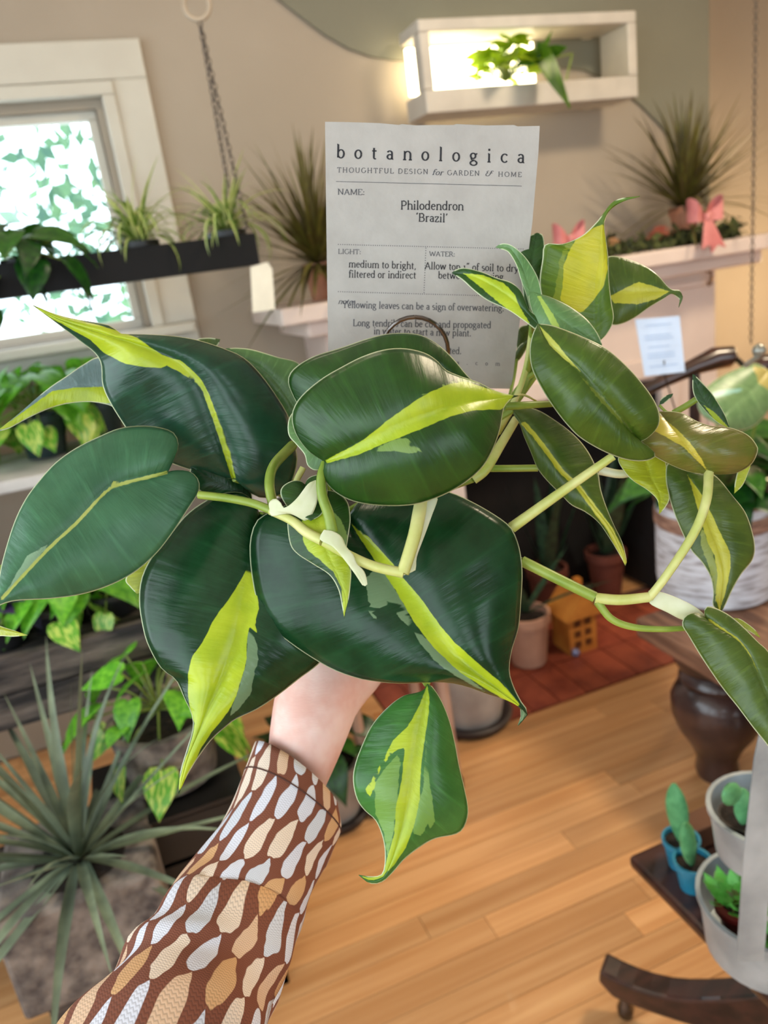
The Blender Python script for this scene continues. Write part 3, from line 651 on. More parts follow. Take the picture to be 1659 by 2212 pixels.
# ------------------------------------------------------------------ left: plants, bench, stone planter
WT = 1.02
SBn = thing('window_bench', (-.45, 2.2, 0), 'pale grey plant bench under the window', 'bench')
M_bench = mat('pale_grey_paint', srgb(206, 200, 194), .6, srgb(180, 174, 170), 10)
MB().box((-1.2, 2.0, WT-.03), (.42, 2.42, WT)).build('top', M_bench, SBn, smooth=False, bevel=.004)
for x, y in ((-1.15, 2.03), (.36, 2.03), (.36, 2.36), (-1.15, 2.36)): MB().box((x, y, 0), (x+.045, y+.045, WT-.03)).build('leg', M_bench, SBn, smooth=False)
MB().box((-1.14, 2.34, .5), (.38, 2.36, .62)).build('back_rail', M_bench, SBn, smooth=False)
tealpot = mat('dark_green_pot', srgb(18, 46, 46), .45, srgb(10, 30, 32), 8)
for (x, y, lab, n) in ((105, 985, 'bright pothos in dark green pot on the window bench', 40), (-70, 960, 'bright pothos at the far left end of the window bench', 30), (225, 930, 'bright pothos on the window bench nearest the long leaf', 20)):
    b = Pz(x, y, WT); b[1] = min(max(b[1], 2.07), 2.34); b = np.array([b[0], b[1], WT+.115])
    leafy('pothos', lab, 'plant', b, n, .10, .14, .13, HP, round_pot(.05, .066, .113, tealpot), 'pothos on the window bench', trail=.05)
T, a, n = plane_card('plant_tag', [(50, 1012), (92, 982), (108, 1006), (64, 1040)], [2.06, 2.06, 2.08, 2.08], 'pale blue tag tilted beside the left big leaf', M_bluec)
q = (a[2]+a[3])*.5; MB().tube([q + n*.003 + [0, 0, .01], (q[0], q[1]+.01, WT+.001)], .0016, 5).build('stake', M_chrome, T)
# weathered trough with trays
YT = 1.50; zt = Py(30, 1420, YT)[2]; zb = Py(0, 1586, YT)[2]
TR = thing('weathered_trough', (-.35, YT+.15, 0), 'weathered grey wooden trough table holding pothos trays', 'table')
xt1 = Py(345, 1400, YT)[0]
hgt = (zt-zb)
for k in range(2): MB().box((-1.1, YT, zb+hgt*k/2+.002), (xt1, YT+.03, zb+hgt*(k+1)/2-.002)).build('front_plank', M_rough, TR, smooth=False, bevel=.004)
for k in range(3): MB().box((-1.1, YT+.032+k*.11, zt-.04), (xt1, YT+.032+k*.11+.106, zt-.012)).build('top_plank', M_rough, TR, smooth=False, bevel=.003)
for x in (-1.05, xt1-.08): 
    for y in (YT+.035, YT+.28): MB().box((x, y, 0), (x+.06, y+.06, zt-.042)).build('leg', M_rough, TR, smooth=False)
MB().box((-1.0, YT+.1, .18), (xt1-.09, YT+.27, .21)).build('lower_shelf', M_rough, TR, smooth=False)
for (x, y, lab, n) in ((130, 1345, 'pothos in a black tray on the weathered trough', 30), (250, 1310, 'pothos at the right end of the weathered trough', 26)):
    b = Py(x, y, YT+.12); b = np.array([b[0], YT+.13, zt+.045])
    leafy('pothos', lab, 'plant', b, n, .075, .10, .09, HP, round_pot(.05, .062, .055, blackpot), 'pothos on the weathered trough', trail=.02)
b = Py(20, 1400, YT+.1); b = np.array([b[0], YT+.1, zt+.045]); 
M_purp = mat('purple_leaf', srgb(62, 48, 96), .45, srgb(34, 26, 58), 10, trans=.2, rand=.2); HPU = [heart_mesh('purple_leaf_shape', [M_purp])]
leafy('purple_leaf_plant', 'dark purple leaved plant at the left end of the trough', 'plant', b, 22, .05, .07, .05, HPU, round_pot(.04, .05, .055, blackpot))
# lower pothos in stone pot
YS = 1.40; b = Py(345, 1545, YS); zp = b[2]
SP = np.array([b[0], YS, zp])
def stonebox(t, bb):
    MB().lathe((bb[0], bb[1], zp-.14), [(.06, 0), (.085, .01), (.10, .12), (.105, .14), (.09, .14), (.088, .11)], 20).build('pot', M_stone, t)
    MB().lathe((bb[0], bb[1], zp-.02), [(.001, .004), (.088, 0)], 16, cap=False).build('soil', M_soil, t)
CR = thing('shade_crate', (SP[0], SP[1], 0), 'black slatted crate added for shade under the stone pothos pot', 'crate')
nsl = 5; ch = zp-.142  # crate added in black to stand in for deep shade
for k in range(nsl):
    for (a, b) in (((SP[0]-.16, SP[1]-.12), (SP[0]+.12, SP[1]-.108)), ((SP[0]+.108, SP[1]-.12), (SP[0]+.12, SP[1]+.12)), ((SP[0]-.16, SP[1]+.108), (SP[0]+.12, SP[1]+.12))):
        MB().box((a[0], a[1], ch*k/nsl), (b[0], b[1], ch*(k+.9)/nsl)).build('shade_slat', M_black, CR, smooth=False)
MB().box((SP[0]-.16, SP[1]-.12, ch-.012), (SP[0]+.12, SP[1]+.12, ch)).build('top', M_black, CR, smooth=False)
leafy('pothos', 'pothos with cream splashes in mottled stone pot below the trough', 'plant', SP, 26, .085, .12, .14, HP, stonebox, trail=.06)
# spiky grey plant in stone planter
PX0, PX1, PY0, PY1, PZ1 = -.44, -.125, 1.10, 1.36, .30
q = Pz(400, 2055, 0); dx = q[0]-PX1; dy = q[1]-1.10
PX0 += dx; PX1 += dx; PY0 = q[1]-.02; PY1 = PY0+.10
PY0 = 1.15; PY1 = 1.40
PX1 = Py(395, 2075, PY0)[0]; PX0 = PX1-.26; pz0 = Py(395, 2075, PY0)[2]
ks = np.array([PX0+.135, PY0+.10, pz0+.205])
def planter(t, bb):
    z0 = pz0
    MB().box((PX0, PY0, z0), (PX1, PY1, z0+.20)).build('stone_block', M_stone, t, smooth=False, bevel=.01)
    MB().lathe((bb[0], bb[1], z0+.2), [(.001, .006), (.08, .001)], 14, cap=False).build('soil', M_soil, t)
    MB().box((PX0+.03, PY0+.03, 0), (PX1-.03, PY1-.03, z0)).build('plinth', M_rough, t, smooth=False)
bladed('spiky_grey_plant', 'spiky grey green plant in a mottled stone planter on the floor', 'plant', ks, 52, .40, KB, planter, None, (.15, 1.75), base_r=.03)

# ------------------------------------------------------------------ the philodendron held in front
def sdf(pts, polys):
    """signed pixel distance to polygons, positive inside"""
    best = np.full(len(pts), -1e3)
    for poly in polys:
        v = np.array(poly, float); n = len(v); d = np.full(len(pts), 1e9); ins = np.zeros(len(pts), bool)
        for i in range(n):
            a, b = v[i], v[(i+1) % n]; e = b-a; w_ = pts-a; h = np.clip((w_@e)/(e@e+1e-9), 0, 1)
            d = np.minimum(d, np.linalg.norm(w_-h[:, None]*e, axis=1))
            c1 = (a[1] <= pts[:, 1]) != (b[1] <= pts[:, 1])
            with np.errstate(divide='ignore', invalid='ignore'): xi = a[0] + (pts[:, 1]-a[1])/(b[1]-a[1]+1e-12)*(b[0]-a[0])
            ins ^= c1 & (pts[:, 0] < xi)
        best = np.maximum(best, np.where(ins, d, -d))
    return best
def band(line, w0, w1=None):
    """polygon of varying half width round a polyline"""
    p = np.array(line, float); w1 = w0 if w1 is None else w1; L = []; R = []
    for i in range(len(p)):
        t = p[min(i+1, len(p)-1)]-p[max(i-1, 0)]; t /= np.linalg.norm(t)+1e-9; n = np.array([-t[1], t[0]]); w_ = w0+(w1-w0)*i/(len(p)-1)
        L.append(p[i]+n*w_); R.append(p[i]-n*w_)
    return L + R[::-1]
def leaf_mat(name, dark, dark2, lime, lime2, pale, rough=.36, spec=.5):
    m = bpy.data.materials.new(name); m.use_nodes = True; nt = m.node_tree; N = nt.nodes; K = nt.links; b = N['Principled BSDF']
    def at(n):
        a = N.new('ShaderNodeAttribute'); a.attribute_name = n; return a
    def math_(op, x, y=None):
        q = N.new('ShaderNodeMath'); q.operation = op
        for i, v in enumerate((x, y)):
            if v is None: continue
            if hasattr(v, 'is_linked'): K.new(v, q.inputs[i])
            else: q.inputs[i].default_value = v
        return q.outputs[0]
    def mix(f, a, c):
        q = N.new('ShaderNodeMix'); q.data_type = 'RGBA'; K.new(f, q.inputs[0])
        for i, v in ((6, a), (7, c)):
            if hasattr(v, 'is_linked'): K.new(v, q.inputs[i])
            else: q.inputs[i].default_value = (*v, 1)
        return q.outputs[2]
    def step(v, a, c):
        q = N.new('ShaderNodeMapRange'); q.interpolation_type = 'SMOOTHSTEP'; q.inputs[1].default_value = a; q.inputs[2].default_value = c; K.new(v, q.inputs[0]); return q.outputs[0]
    uv = at('veinuv'); mp = N.new('ShaderNodeMapping'); mp.inputs['Scale'].default_value = (1.2, 34, 1); K.new(uv.outputs['Vector'], mp.inputs['Vector'])
    streak = N.new('ShaderNodeTexNoise'); streak.inputs['Scale'].default_value = 1; streak.inputs['Detail'].default_value = 5; K.new(mp.outputs[0], streak.inputs['Vector'])
    tc = N.new('ShaderNodeTexCoord'); blot = N.new('ShaderNodeTexNoise'); blot.inputs['Scale'].default_value = 55; blot.inputs['Detail'].default_value = 4; K.new(tc.outputs['Object'], blot.inputs['Vector'])
    dk = mix(step(blot.outputs['Fac'], .3, .7), dark2, dark)
    dk = mix(math_('MULTIPLY', step(streak.outputs['Fac'], .5, .75), .35), dk, tuple(min(1, c*1.8+.006) for c in dark))
    lm = mix(step(blot.outputs['Fac'], .3, .7), lime2, lime)
    jit = math_('MULTIPLY', math_('SUBTRACT', streak.outputs['Fac'], .5), 9)
    pl = math_('ADD', at('pale').outputs['Fac'], jit); li = math_('ADD', at('lime').outputs['Fac'], math_('MULTIPLY', jit, .45))
    c = mix(step(pl, -1.2, 1.2), dk, pale); c = mix(step(li, -1.2, 1.2), c, lm)
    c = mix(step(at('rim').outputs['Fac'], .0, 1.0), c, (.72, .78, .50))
    K.new(c, b.inputs['Base Color']); b.inputs['Roughness'].default_value = rough; b.inputs['Specular IOR Level'].default_value = spec
    bp = N.new('ShaderNodeBump'); bp.inputs['Strength'].default_value = .24; bp.inputs['Distance'].default_value = .0022
    mid = N.new('ShaderNodeMath'); mid.operation = 'ADD'; K.new(streak.outputs['Fac'], mid.inputs[0]); K.new(math_('MULTIPLY', blot.outputs['Fac'], .5), mid.inputs[1])
    K.new(mid.outputs[0], bp.inputs['Height']); K.new(bp.outputs[0], b.inputs['Normal'])
    tr = N.new('ShaderNodeBsdfTranslucent'); K.new(c, tr.inputs['Color']); mx = N.new('ShaderNodeMixShader'); mx.inputs[0].default_value = .22
    K.new(b.outputs[0], mx.inputs[1]); K.new(tr.outputs[0], mx.inputs[2]); K.new(mx.outputs[0], N['Material Output'].inputs['Surface']); return m
LIME, LIME2 = srgb(188, 204, 44), srgb(164, 186, 34)
ML_cool = leaf_mat('philodendron_blue_green', srgb(34, 78, 54), srgb(22, 58, 40), LIME, LIME2, srgb(124, 150, 110), .3)
ML_dark = leaf_mat('philodendron_deep_green', srgb(24, 66, 34), srgb(14, 50, 22), LIME, LIME2, srgb(112, 138, 100), .27, .36)
ML_lit = leaf_mat('philodendron_lit_green', srgb(66, 116, 80), srgb(54, 102, 70), srgb(196, 204, 110), srgb(180, 190, 90), srgb(140, 176, 140), .4)  # lighter copy: light on the upturned left leaf put into its colour
ML_mid = leaf_mat('philodendron_green', srgb(38, 80, 18), srgb(26, 64, 14), LIME, LIME2, srgb(120, 150, 70))
ML_warm_olive = leaf_mat('philodendron_warm_lit_olive', srgb(80, 100, 30), srgb(60, 84, 22), srgb(196, 192, 60), srgb(176, 172, 44), srgb(136, 146, 64))  # olive on the right-hand leaves is warm light put into the colour
ML_pale = leaf_mat('philodendron_young', srgb(104, 142, 84), srgb(84, 124, 68), srgb(176, 200, 92), srgb(150, 180, 70), srgb(150, 176, 110))
ML_lime = leaf_mat('philodendron_lime', srgb(172, 180, 34), srgb(152, 162, 26), LIME, LIME2, srgb(120, 150, 70))
ML_sky_sheen = leaf_mat('philodendron_sky_sheen', srgb(122, 146, 146), srgb(100, 126, 124), LIME, LIME2, srgb(124, 150, 110), .3)  # sky reflection on the narrow left leaf put into its colour

potc = P(742, 1205, .60); PR, PH = .052, .105
PH0 = potc[2]-PH*.55
PLANT = thing('philodendron_plant', (potc[0], potc[1], PH0), 'green and lime variegated heart leaved trailing plant held up in front', 'plant')
top = np.array([potc[0], potc[1], PH0+PH*.9])

def leaf(mid, left, right, d, eo=(.012, .012), bulge=.006, lime=(), pale=(), m=ML_cool, nt=56, ns=12, lab=None, parent=None, name='leaf'):
    parent = parent or PLANT
    base, tipp = mid[0], mid[-1]
    M = smooth_curve(mid, nt); E = {-1: smooth_curve([base]+list(left)+[tipp], nt), 1: smooth_curve([base]+list(right)+[tipp], nt)}
    t = np.linspace(0, 1, nt); tm = t**1.35
    Mi = np.stack([np.interp(tm, t, M[:, k]) for k in (0, 1)], 1)
    dm = np.interp(tm, np.linspace(0, 1, len(d)), d)
    if len(d) == 3: dm = d[0]*(1-tm)*(1-2*tm) + 4*d[1]*tm*(1-tm) + d[2]*tm*(2*tm-1)
    S = np.concatenate([np.linspace(-1, 0, ns+1), np.linspace(0, 1, ns+1)[1:]]); px = []; V3 = []; rim = []; uvv = []
    for i in range(nt):
        for s in S:
            e = E[-1 if s < 0 else 1][i]; a = abs(s); q = Mi[i]*(1-a)+e*a
            wdt = np.linalg.norm(e-Mi[i])/F*dm[i]
            k_ = min(1, wdt/.03); ph = 1.7*(mid[0][0] % 7) + (2.2 if s < 0 else 0)
            off = (eo[0] if s < 0 else eo[1])*.55*a*a*k_ - bulge*.55*math.sin(math.pi*a**.8)*k_ + k_*a*(.0022*math.sin(11*tm[i]+ph) + .0011*math.sin(23*tm[i]+2*ph+2*a))
            px.append(q); V3.append(P(q[0], q[1], dm[i]+off)); wpx = np.linalg.norm(e-Mi[i])
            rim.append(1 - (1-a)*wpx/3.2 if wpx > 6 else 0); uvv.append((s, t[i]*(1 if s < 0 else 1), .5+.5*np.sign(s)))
    px = np.array(px); nS = len(S); fs = [(i*nS+k, i*nS+k+1, (i+1)*nS+k+1, (i+1)*nS+k) for i in range(nt-1) for k in range(nS-1)]
    o3 = org(parent); me = bpy.data.meshes.new(name); me.from_pydata([tuple(v-o3) for v in V3], [], fs); me.materials.append(m)
    for nm, val in (('lime', sdf(px, lime) if len(lime) else np.full(len(px), -1e3)), ('pale', sdf(px, pale) if len(pale) else np.full(len(px), -1e3)), ('rim', np.array(rim))):
        at = me.attributes.new(nm, 'FLOAT', 'POINT'); at.data.foreach_set('value', val.astype(np.float32))
    at = me.attributes.new('veinuv', 'FLOAT_VECTOR', 'POINT'); at.data.foreach_set('vector', np.array(uvv, np.float32).ravel())
    me.polygons.foreach_set('use_smooth', [True]*len(fs)); me.update()
    o = bpy.data.objects.new(name, me); link(o, parent); md = o.modifiers.new('thickness', 'SOLIDIFY'); md.thickness = .0005; md.offset = 0
    if lab: o['label'] = lab
    return o
M_pet = mat('petiole_green', srgb(150, 168, 70), .4, srgb(116, 142, 44), 40, trans=.1)
M_vine = mat('vine_yellow_green', srgb(214, 212, 140), .4, srgb(176, 186, 84), 40, trans=.1)
M_palev = mat('pale_sheath', srgb(232, 232, 206), .45, srgb(206, 212, 160), 40, trans=.25)
def stem(pts, r, m=M_pet, name='stem', n=10):
    """pts: (x, y, depth); r: half width in pixels"""
    c = smooth_curve(pts, max(8, len(pts)*5)); rr = r if hasattr(r, '__len__') else (r, r); T = np.linspace(0, 1, len(c))
    return MB().tube([P(*q) for q in c], [(rr[0]+(rr[1]-rr[0])*t)/F*q[2] for t, q in zip(T, c)], n).build(name, m, PLANT)

# ---- left group
# A: big leaf at the upper left
leaf([(506,1034),(481,958),(452,868),(427,817),(383,777),(300,745),(217,719),(127,690),(72,660)],
     [(468,1030),(416,1016),(350,992),(300,962),(271,922),(239,871),(222,831),(219,788),(206,763),(174,737),(127,701)],
     [(560,1074),(617,1062),(641,1003),(636,955),(625,905),(600,860),(564,810),(528,774),(488,755),(434,737),(380,727),(318,723),(260,721),(244,706),(205,697),(163,690),(116,678)],
     (.50,.47,.46), (.02,.03), .010,
     lime=[[(72,660),(116,679),(170,692),(230,708),(290,727),(330,752),(352,768),(383,777),(400,795),(427,813),(445,838),(462,878),(482,925),(500,985),(509,1034),(502,1030),(480,965),(455,890),(440,845),(412,820),(385,802),(360,790),(350,796),(315,793),(270,785),(225,762),(195,733),(150,708),(110,686)], band([(383,780),(412,806),(430,824),(446,852),(466,905),(486,970),(505,1032)], 7, 5)], m=ML_cool)
# B: leaf at the far left
leaf([(362,1020),(325,1030),(271,1043),(228,1063),(163,1132),(108,1182),(43,1251),(0,1298),(-18,1320)],
     [(376,991),(385,962),(376,936),(347,924),(307,920),(260,925),(217,942),(163,969),(119,1001),(83,1041),(54,1081),(29,1135),(7,1208),(-4,1262)][::1],
     [(383,1016),(412,1020),(429,1038),(429,1063),(409,1095),(373,1150),(336,1197),(289,1237),(235,1265),(174,1284),(108,1293),(36,1297),(0,1307)],
     (.465,.44,.42), (.02,.012), .007,
     lime=[band([(362,1020),(325,1030),(271,1043),(228,1063),(163,1132),(108,1182),(43,1251),(0,1298)], 4.2, 3.5), [(213,1036),(268,1040),(255,1046)]],
     pale=[[(110,1172),(60,1200),(30,1250),(5,1292),(45,1250)]], m=ML_lit)
# I: narrow leaf pointing left
leaf([(275,850),(215,836),(160,834),(100,850),(50,890),(-8,933)], [(262,800),(217,772),(180,788),(145,812),(112,834),(80,860),(40,895)][::1], [(268,890),(235,875),(190,868),(140,873),(100,885),(55,906),(20,925)],
     (.52,.51,.50), (.008,.004), .002, lime=[[(280,835),(230,836),(165,837),(112,845),(60,883),(-5,930),(22,923),(57,903),(100,883),(140,871),(190,866),(275,876)]], m=ML_sky_sheen)
leaf([(545,1085),(500,1055),(460,1035),(412,1008)], [(540,1060),(520,1042),(480,1018),(440,1004)], [(530,1085),(480,1075),(435,1062),(412,1035)], (.51,.50,.50), (.004,.004), .003, m=ML_dark)
# C: lower left leaf, lime blaze
leaf([(562,1112),(552,1180),(545,1250),(535,1320),(515,1390),(485,1460),(455,1520),(430,1580),(405,1640),(386,1714)],
     [(545,1082),(520,1064),(480,1066),(440,1085),(400,1115),(360,1165),(327,1205),(306,1250),(301,1299),(307,1345),(319,1390),(347,1441),(380,1468),(398,1507),(414,1541),(417,1574),(404,1619),(390,1667)],
     [(600,1110),(650,1150),(690,1230),(712,1330),(706,1400),(689,1433),(647,1465),(601,1501),(556,1531),(511,1552),(487,1570),(457,1597),(430,1633),(405,1673)],
     (.49,.465,.455), (.026,.02), .012,
     lime=[[(541,1215),(511,1269),(493,1296),(460,1341),(442,1380),(415,1419),(407,1456),(407,1507),(413,1537),(421,1561),(418,1588),(402,1636),(387,1688),(386,1712),(411,1664),(433,1618),(451,1588),(469,1567),(493,1537),(511,1501),(523,1462),(532,1432),(534,1386),(538,1353),(556,1368),(550,1347),(561,1311),(552,1270)]],
     pale=[[(535,1356),(556,1386),(559,1432),(550,1444),(544,1492),(523,1522),(493,1552),(511,1501),(532,1432)]], m=ML_dark)
# D: big lower centre leaf
leaf([(750,1118),(790,1175),(833,1230),(876,1277),(927,1347),(970,1405),(1020,1447),(1075,1487),(1128,1530),(1136,1546),(1119,1567)],
     [(700,1080),(640,1085),(590,1104),(556,1124),(542,1160),(540,1200),(546,1255),(559,1308),(589,1356),(628,1389),(677,1422),(722,1447),(767,1463),(801,1470),(864,1476),(948,1473),(999,1480),(1054,1499),(1090,1510),(1122,1526),(1126,1545)],
     [(780,1080),(830,1060),(900,1050),(970,1063),(1021,1085),(1068,1112),(1100,1136),(1114,1160),(1124,1195),(1128,1240),(1125,1299),(1120,1354),(1105,1405),(1100,1449),(1109,1482),(1124,1513),(1140,1540)],
     (.475,.445,.455), (.03,.022), .013,
     lime=[[(757,1130),(790,1182),(838,1250),(868,1300),(898,1350),(940,1403),(990,1450),(1060,1493),(1110,1524),(1124,1524),(1090,1482),(1030,1430),(985,1390),(950,1350),(915,1300),(880,1258),(845,1213),(800,1163),(762,1133)]],
     pale=[[(789,1251),(801,1345),(812,1345),(816,1324),(825,1297),(842,1297),(854,1316),(864,1340),(885,1352),(910,1392),(940,1430),(985,1460),(1050,1495),(940,1400),(900,1350),(870,1300),(840,1250),(820,1225),(800,1235)], [(1125,1530),(1140,1540),(1119,1567),(1128,1545)]], m=ML_dark)
# E: centre leaf
leaf([(702,997),(742,978),(782,962),(872,922),(951,890),(1009,868),(1080,860),(1119,855)],
     [(668,975),(641,940),(631,905),(637,877),(657,850),(696,818),(735,795),(782,771),(829,756),(872,753),(915,762),(943,779),(962,799),(994,813),(1033,826),(1064,842),(1096,852)],
     [(698,1026),(708,1046),(731,1067),(766,1083),(813,1091),(868,1092),(911,1086),(962,1067),(1005,1042),(1041,1010),(1064,971),(1078,932),(1084,901),(1088,881),(1103,862)],
     (.425,.405,.45), (.018,.022), .008,
     lime=[[(702,994),(755,967),(782,952),(813,928),(841,905),(892,869),(931,846),(970,830),(1005,824),(1033,834),(1088,850),(1110,854),(1103,862),(1084,885),(1056,885),(1021,887),(970,901),(927,920),(872,942),(821,962),(774,983),(735,993),(708,1001)]],
     pale=[[(880,946),(888,954),(902,955),(876,960),(908,969),(921,977),(892,979),(853,975),(813,975),(774,983),(821,962),(853,950)], [(880,870),(940,838),(1000,815),(1040,830),(1000,826),(940,845)]], m=ML_mid)
# F: leaf behind the centre leaf
leaf([(690,905),(760,850),(840,805),(930,795),(1030,832)], [(650,880),(629,845),(623,818),(637,795),(676,771),(735,752),(794,732),(841,721),(892,721),(923,730),(955,752),(982,779),(1005,807)],
     [(720,930),(800,930),(880,900),(960,860)], (.47,.455,.48), (.02,.01), .006, m=ML_mid)
# G: lobe peeping out under the centre leaf
leaf([(700,985),(680,965),(660,945),(650,920),(660,890)], [(697,1008),(682,1016),(665,1006),(658,982),(640,960),(624,940),(623,910),(635,890)], [(705,960),(700,930),(690,905)], (.44,.445,.455), (.004,.004), .002, m=ML_pale)
# H: lighter leaf behind the upper left leaf
leaf([(650,905),(615,850),(570,800),(488,753)], [(640,930),(590,860),(545,805)], [(668,890),(655,840),(648,788),(598,771),(547,756),(515,752)], (.52,.515,.51), (.01,.01), .004, m=ML_pale)
leaf([(420,760),(450,745),(476,733)], [(425,735),(450,730)], [(440,765),(468,748)], (.54,.54,.54), (.004,.004), .001, m=ML_warm_olive)
# J, K: bits at the lower left
leaf([(345,1190),(315,1235),(296,1283)], [(300,1215),(272,1250),(282,1268)], [(345,1230),(320,1270)], (.50,.50,.50), (.004,.004), .002, m=ML_lime)
leaf([(-60,1350),(0,1360),(59,1372)], [(-40,1335),(0,1352),(36,1364)], [(-40,1380),(0,1374),(30,1375)], (.47,.46,.45), (.003,.003), .001, m=ML_lime)
# M: tiny heart leaf
leaf([(659,1048),(662,1075),(668,1100),(672,1125)], [(649,1040),(632,1039),(613,1049),(606,1063),(612,1082),(630,1104)], [(666,1034),(681,1027),(693,1028),(706,1046),(706,1080),(695,1110)], (.445,.435,.43), (.006,.006), .002, m=ML_mid)
# L: small lime leaf hanging in the middle
leaf([(676,1072),(686,1130),(706,1190),(732,1250),(748,1295),(744,1336)], [(640,1080),(622,1115),(626,1170),(641,1195),(676,1218),(712,1242),(731,1273),(739,1308)], [(715,1060),(748,1080),(757,1120),(752,1160),(748,1195),(758,1230),(757,1262),(752,1300)],
     (.44,.428,.43), (.010,.008), .003, lime=[[(668,1085),(652,1130),(656,1172),(668,1192),(692,1210),(720,1235),(738,1270),(743,1334),(756,1275),(758,1235),(740,1195),(712,1150),(700,1085)]],
     pale=[[(700,1085),(712,1150),(745,1200),(752,1160),(735,1120)]], m=ML_mid)
# N: hanging leaf
leaf([(923,1478),(915,1540),(905,1600),(893,1680),(880,1750),(862,1815),(842,1870),(826,1897),(800,1902),(775,1890)],
     [(911,1495),(873,1503),(839,1527),(805,1565),(782,1611),(767,1653),(763,1687),(771,1725),(788,1750),(811,1771),(826,1805),(832,1843),(829,1880),(818,1892),(795,1893)],
     [(932,1482),(953,1514),(970,1556),(982,1603),(991,1653),(1003,1704),(1011,1750),(1004,1783),(986,1801),(940,1811),(906,1830),(873,1856),(850,1882),(826,1904),(800,1908)],
     (.47,.455,.455), (.014,.016), .007,
     lime=[[(923,1480),(903,1530),(880,1570),(850,1598),(830,1638),(803,1683),(790,1705),(797,1728),(808,1705),(822,1660),(850,1625),(870,1613),(874,1620),(868,1680),(860,1722),(855,1745),(852,1800),(838,1850),(828,1893),(800,1903),(778,1891),(800,1897),(838,1883),(852,1866),(877,1830),(897,1775),(907,1725),(909,1660),(917,1600),(925,1550),(928,1510)]],
     pale=[[(928,1545),(920,1620),(914,1700),(905,1730),(893,1780),(893,1800),(910,1805),(922,1780),(932,1795),(938,1770),(935,1720),(926,1690),(924,1620)], [(866,1620),(808,1690),(812,1758),(830,1800),(838,1850),(850,1800),(858,1740)]], m=leaf_mat('philodendron_bright', srgb(62, 118, 48), srgb(46, 98, 34), LIME, LIME2, srgb(118, 158, 70)))
# ---- right group, warm light put into its olive and golden tones
leaf([(1285,745),(1292,640),(1300,560),(1300,490),(1320,445),(1382,424)], [(1230,720),(1180,660),(1166,615),(1172,560),(1178,528),(1215,527),(1256,510),(1285,484),(1303,462),(1322,438),(1344,428)],
     [(1310,722),(1325,690),(1320,650),(1315,606),(1313,554),(1308,514),(1305,481),(1316,455),(1338,439),(1362,429)], (.50,.495,.485), (-.02,.004), .004,
     lime=[[(1245,515),(1230,540),(1217,573),(1215,620),(1208,648),(1256,677),(1278,653),(1303,620),(1312,584),(1310,540),(1303,485),(1285,490)]], pale=[[(1225,520),(1208,560),(1200,620),(1190,660),(1256,677),(1215,620),(1217,573),(1240,520)]], m=leaf_mat('philodendron_sunlit', srgb(96, 128, 26), srgb(74, 108, 20), srgb(206, 200, 40), srgb(186, 186, 34), srgb(130, 150, 40)))
leaf([(1300,640),(1355,632),(1417,630),(1448,630),(1462,634),(1475,640),(1466,664)], [(1305,580),(1316,554),(1355,560),(1395,576),(1421,595),(1440,617),(1452,626),(1470,630)], [(1305,690),(1323,702),(1344,699),(1373,685),(1402,664),(1432,646),(1448,634),(1462,641),(1468,648)],
     (.53,.52,.52), (.012,.012), .004, lime=[[(1318,640),(1355,620),(1380,609),(1417,620),(1446,630),(1417,646),(1380,657),(1325,655)]], m=ML_warm_olive)
leaf([(1150,695),(1152,640),(1148,580),(1160,503)], [(1130,690),(1130,630),(1118,560),(1118,532),(1140,512)], [(1165,680),(1168,620),(1176,560),(1176,528),(1172,508)], (.52,.52,.52), (.006,-.004), .003, m=ML_mid)
leaf([(1160,700),(1148,640),(1136,600),(1122,565),(1100,537),(1070,534)], [(1150,690),(1138,640),(1124,600),(1114,570),(1098,545),(1082,538)], [(1172,660),(1166,615),(1156,588),(1134,555),(1107,531),(1085,526)], (.475,.475,.48), (.004,-.004), .002, m=ML_pale)
leaf([(1150,625),(1185,665),(1225,700),(1262,726),(1300,746)], [(1142,640),(1152,680),(1175,715),(1230,745),(1275,750)], [(1165,635),(1190,643),(1228,661),(1263,686),(1285,712),(1296,732)], (.475,.465,.47), (.006,.01), .004, lime=[[(1160,640),(1185,690),(1215,740),(1225,735),(1195,680),(1168,640)]], m=ML_pale)
leaf([(1163,702),(1142,680),(1105,645),(1060,615),(1020,597),(976,590)], [(1158,712),(1133,694),(1098,670),(1053,649),(1024,628),(1000,606)], [(1160,684),(1142,669),(1132,645),(1122,625),(1103,610),(1074,601),(1038,587),(1003,579),(985,583)],
     (.47,.475,.485), (.002,.010), .003, lime=[[(1000,590),(1040,594),(1088,612),(1112,636),(1122,662),(1145,700),(1120,685),(1075,652),(1035,618)]], m=ML_mid)
leaf([(1378,950),(1362,932),(1329,888),(1285,837),(1241,789),(1190,745),(1162,700)], [(1400,965),(1416,984),(1395,995),(1355,993),(1307,976),(1256,947),(1226,918),(1197,881),(1171,840),(1151,800),(1145,767),(1147,738),(1154,715)],
     [(1384,953),(1402,943),(1421,921),(1424,896),(1413,866),(1388,830),(1351,789),(1307,752),(1256,727),(1204,707),(1178,701)], (.45,.43,.455), (.014,.016), .010,
     lime=[[(1165,703),(1186,745),(1212,770),(1240,795),(1270,825),(1252,800),(1226,770),(1197,735)]], pale=[[(1240,795),(1300,855),(1350,915),(1345,918),(1290,860)]], m=leaf_mat('philodendron_moss', srgb(74, 100, 26), srgb(56, 84, 18), srgb(200, 200, 90), srgb(180, 184, 70), srgb(110, 126, 44)))
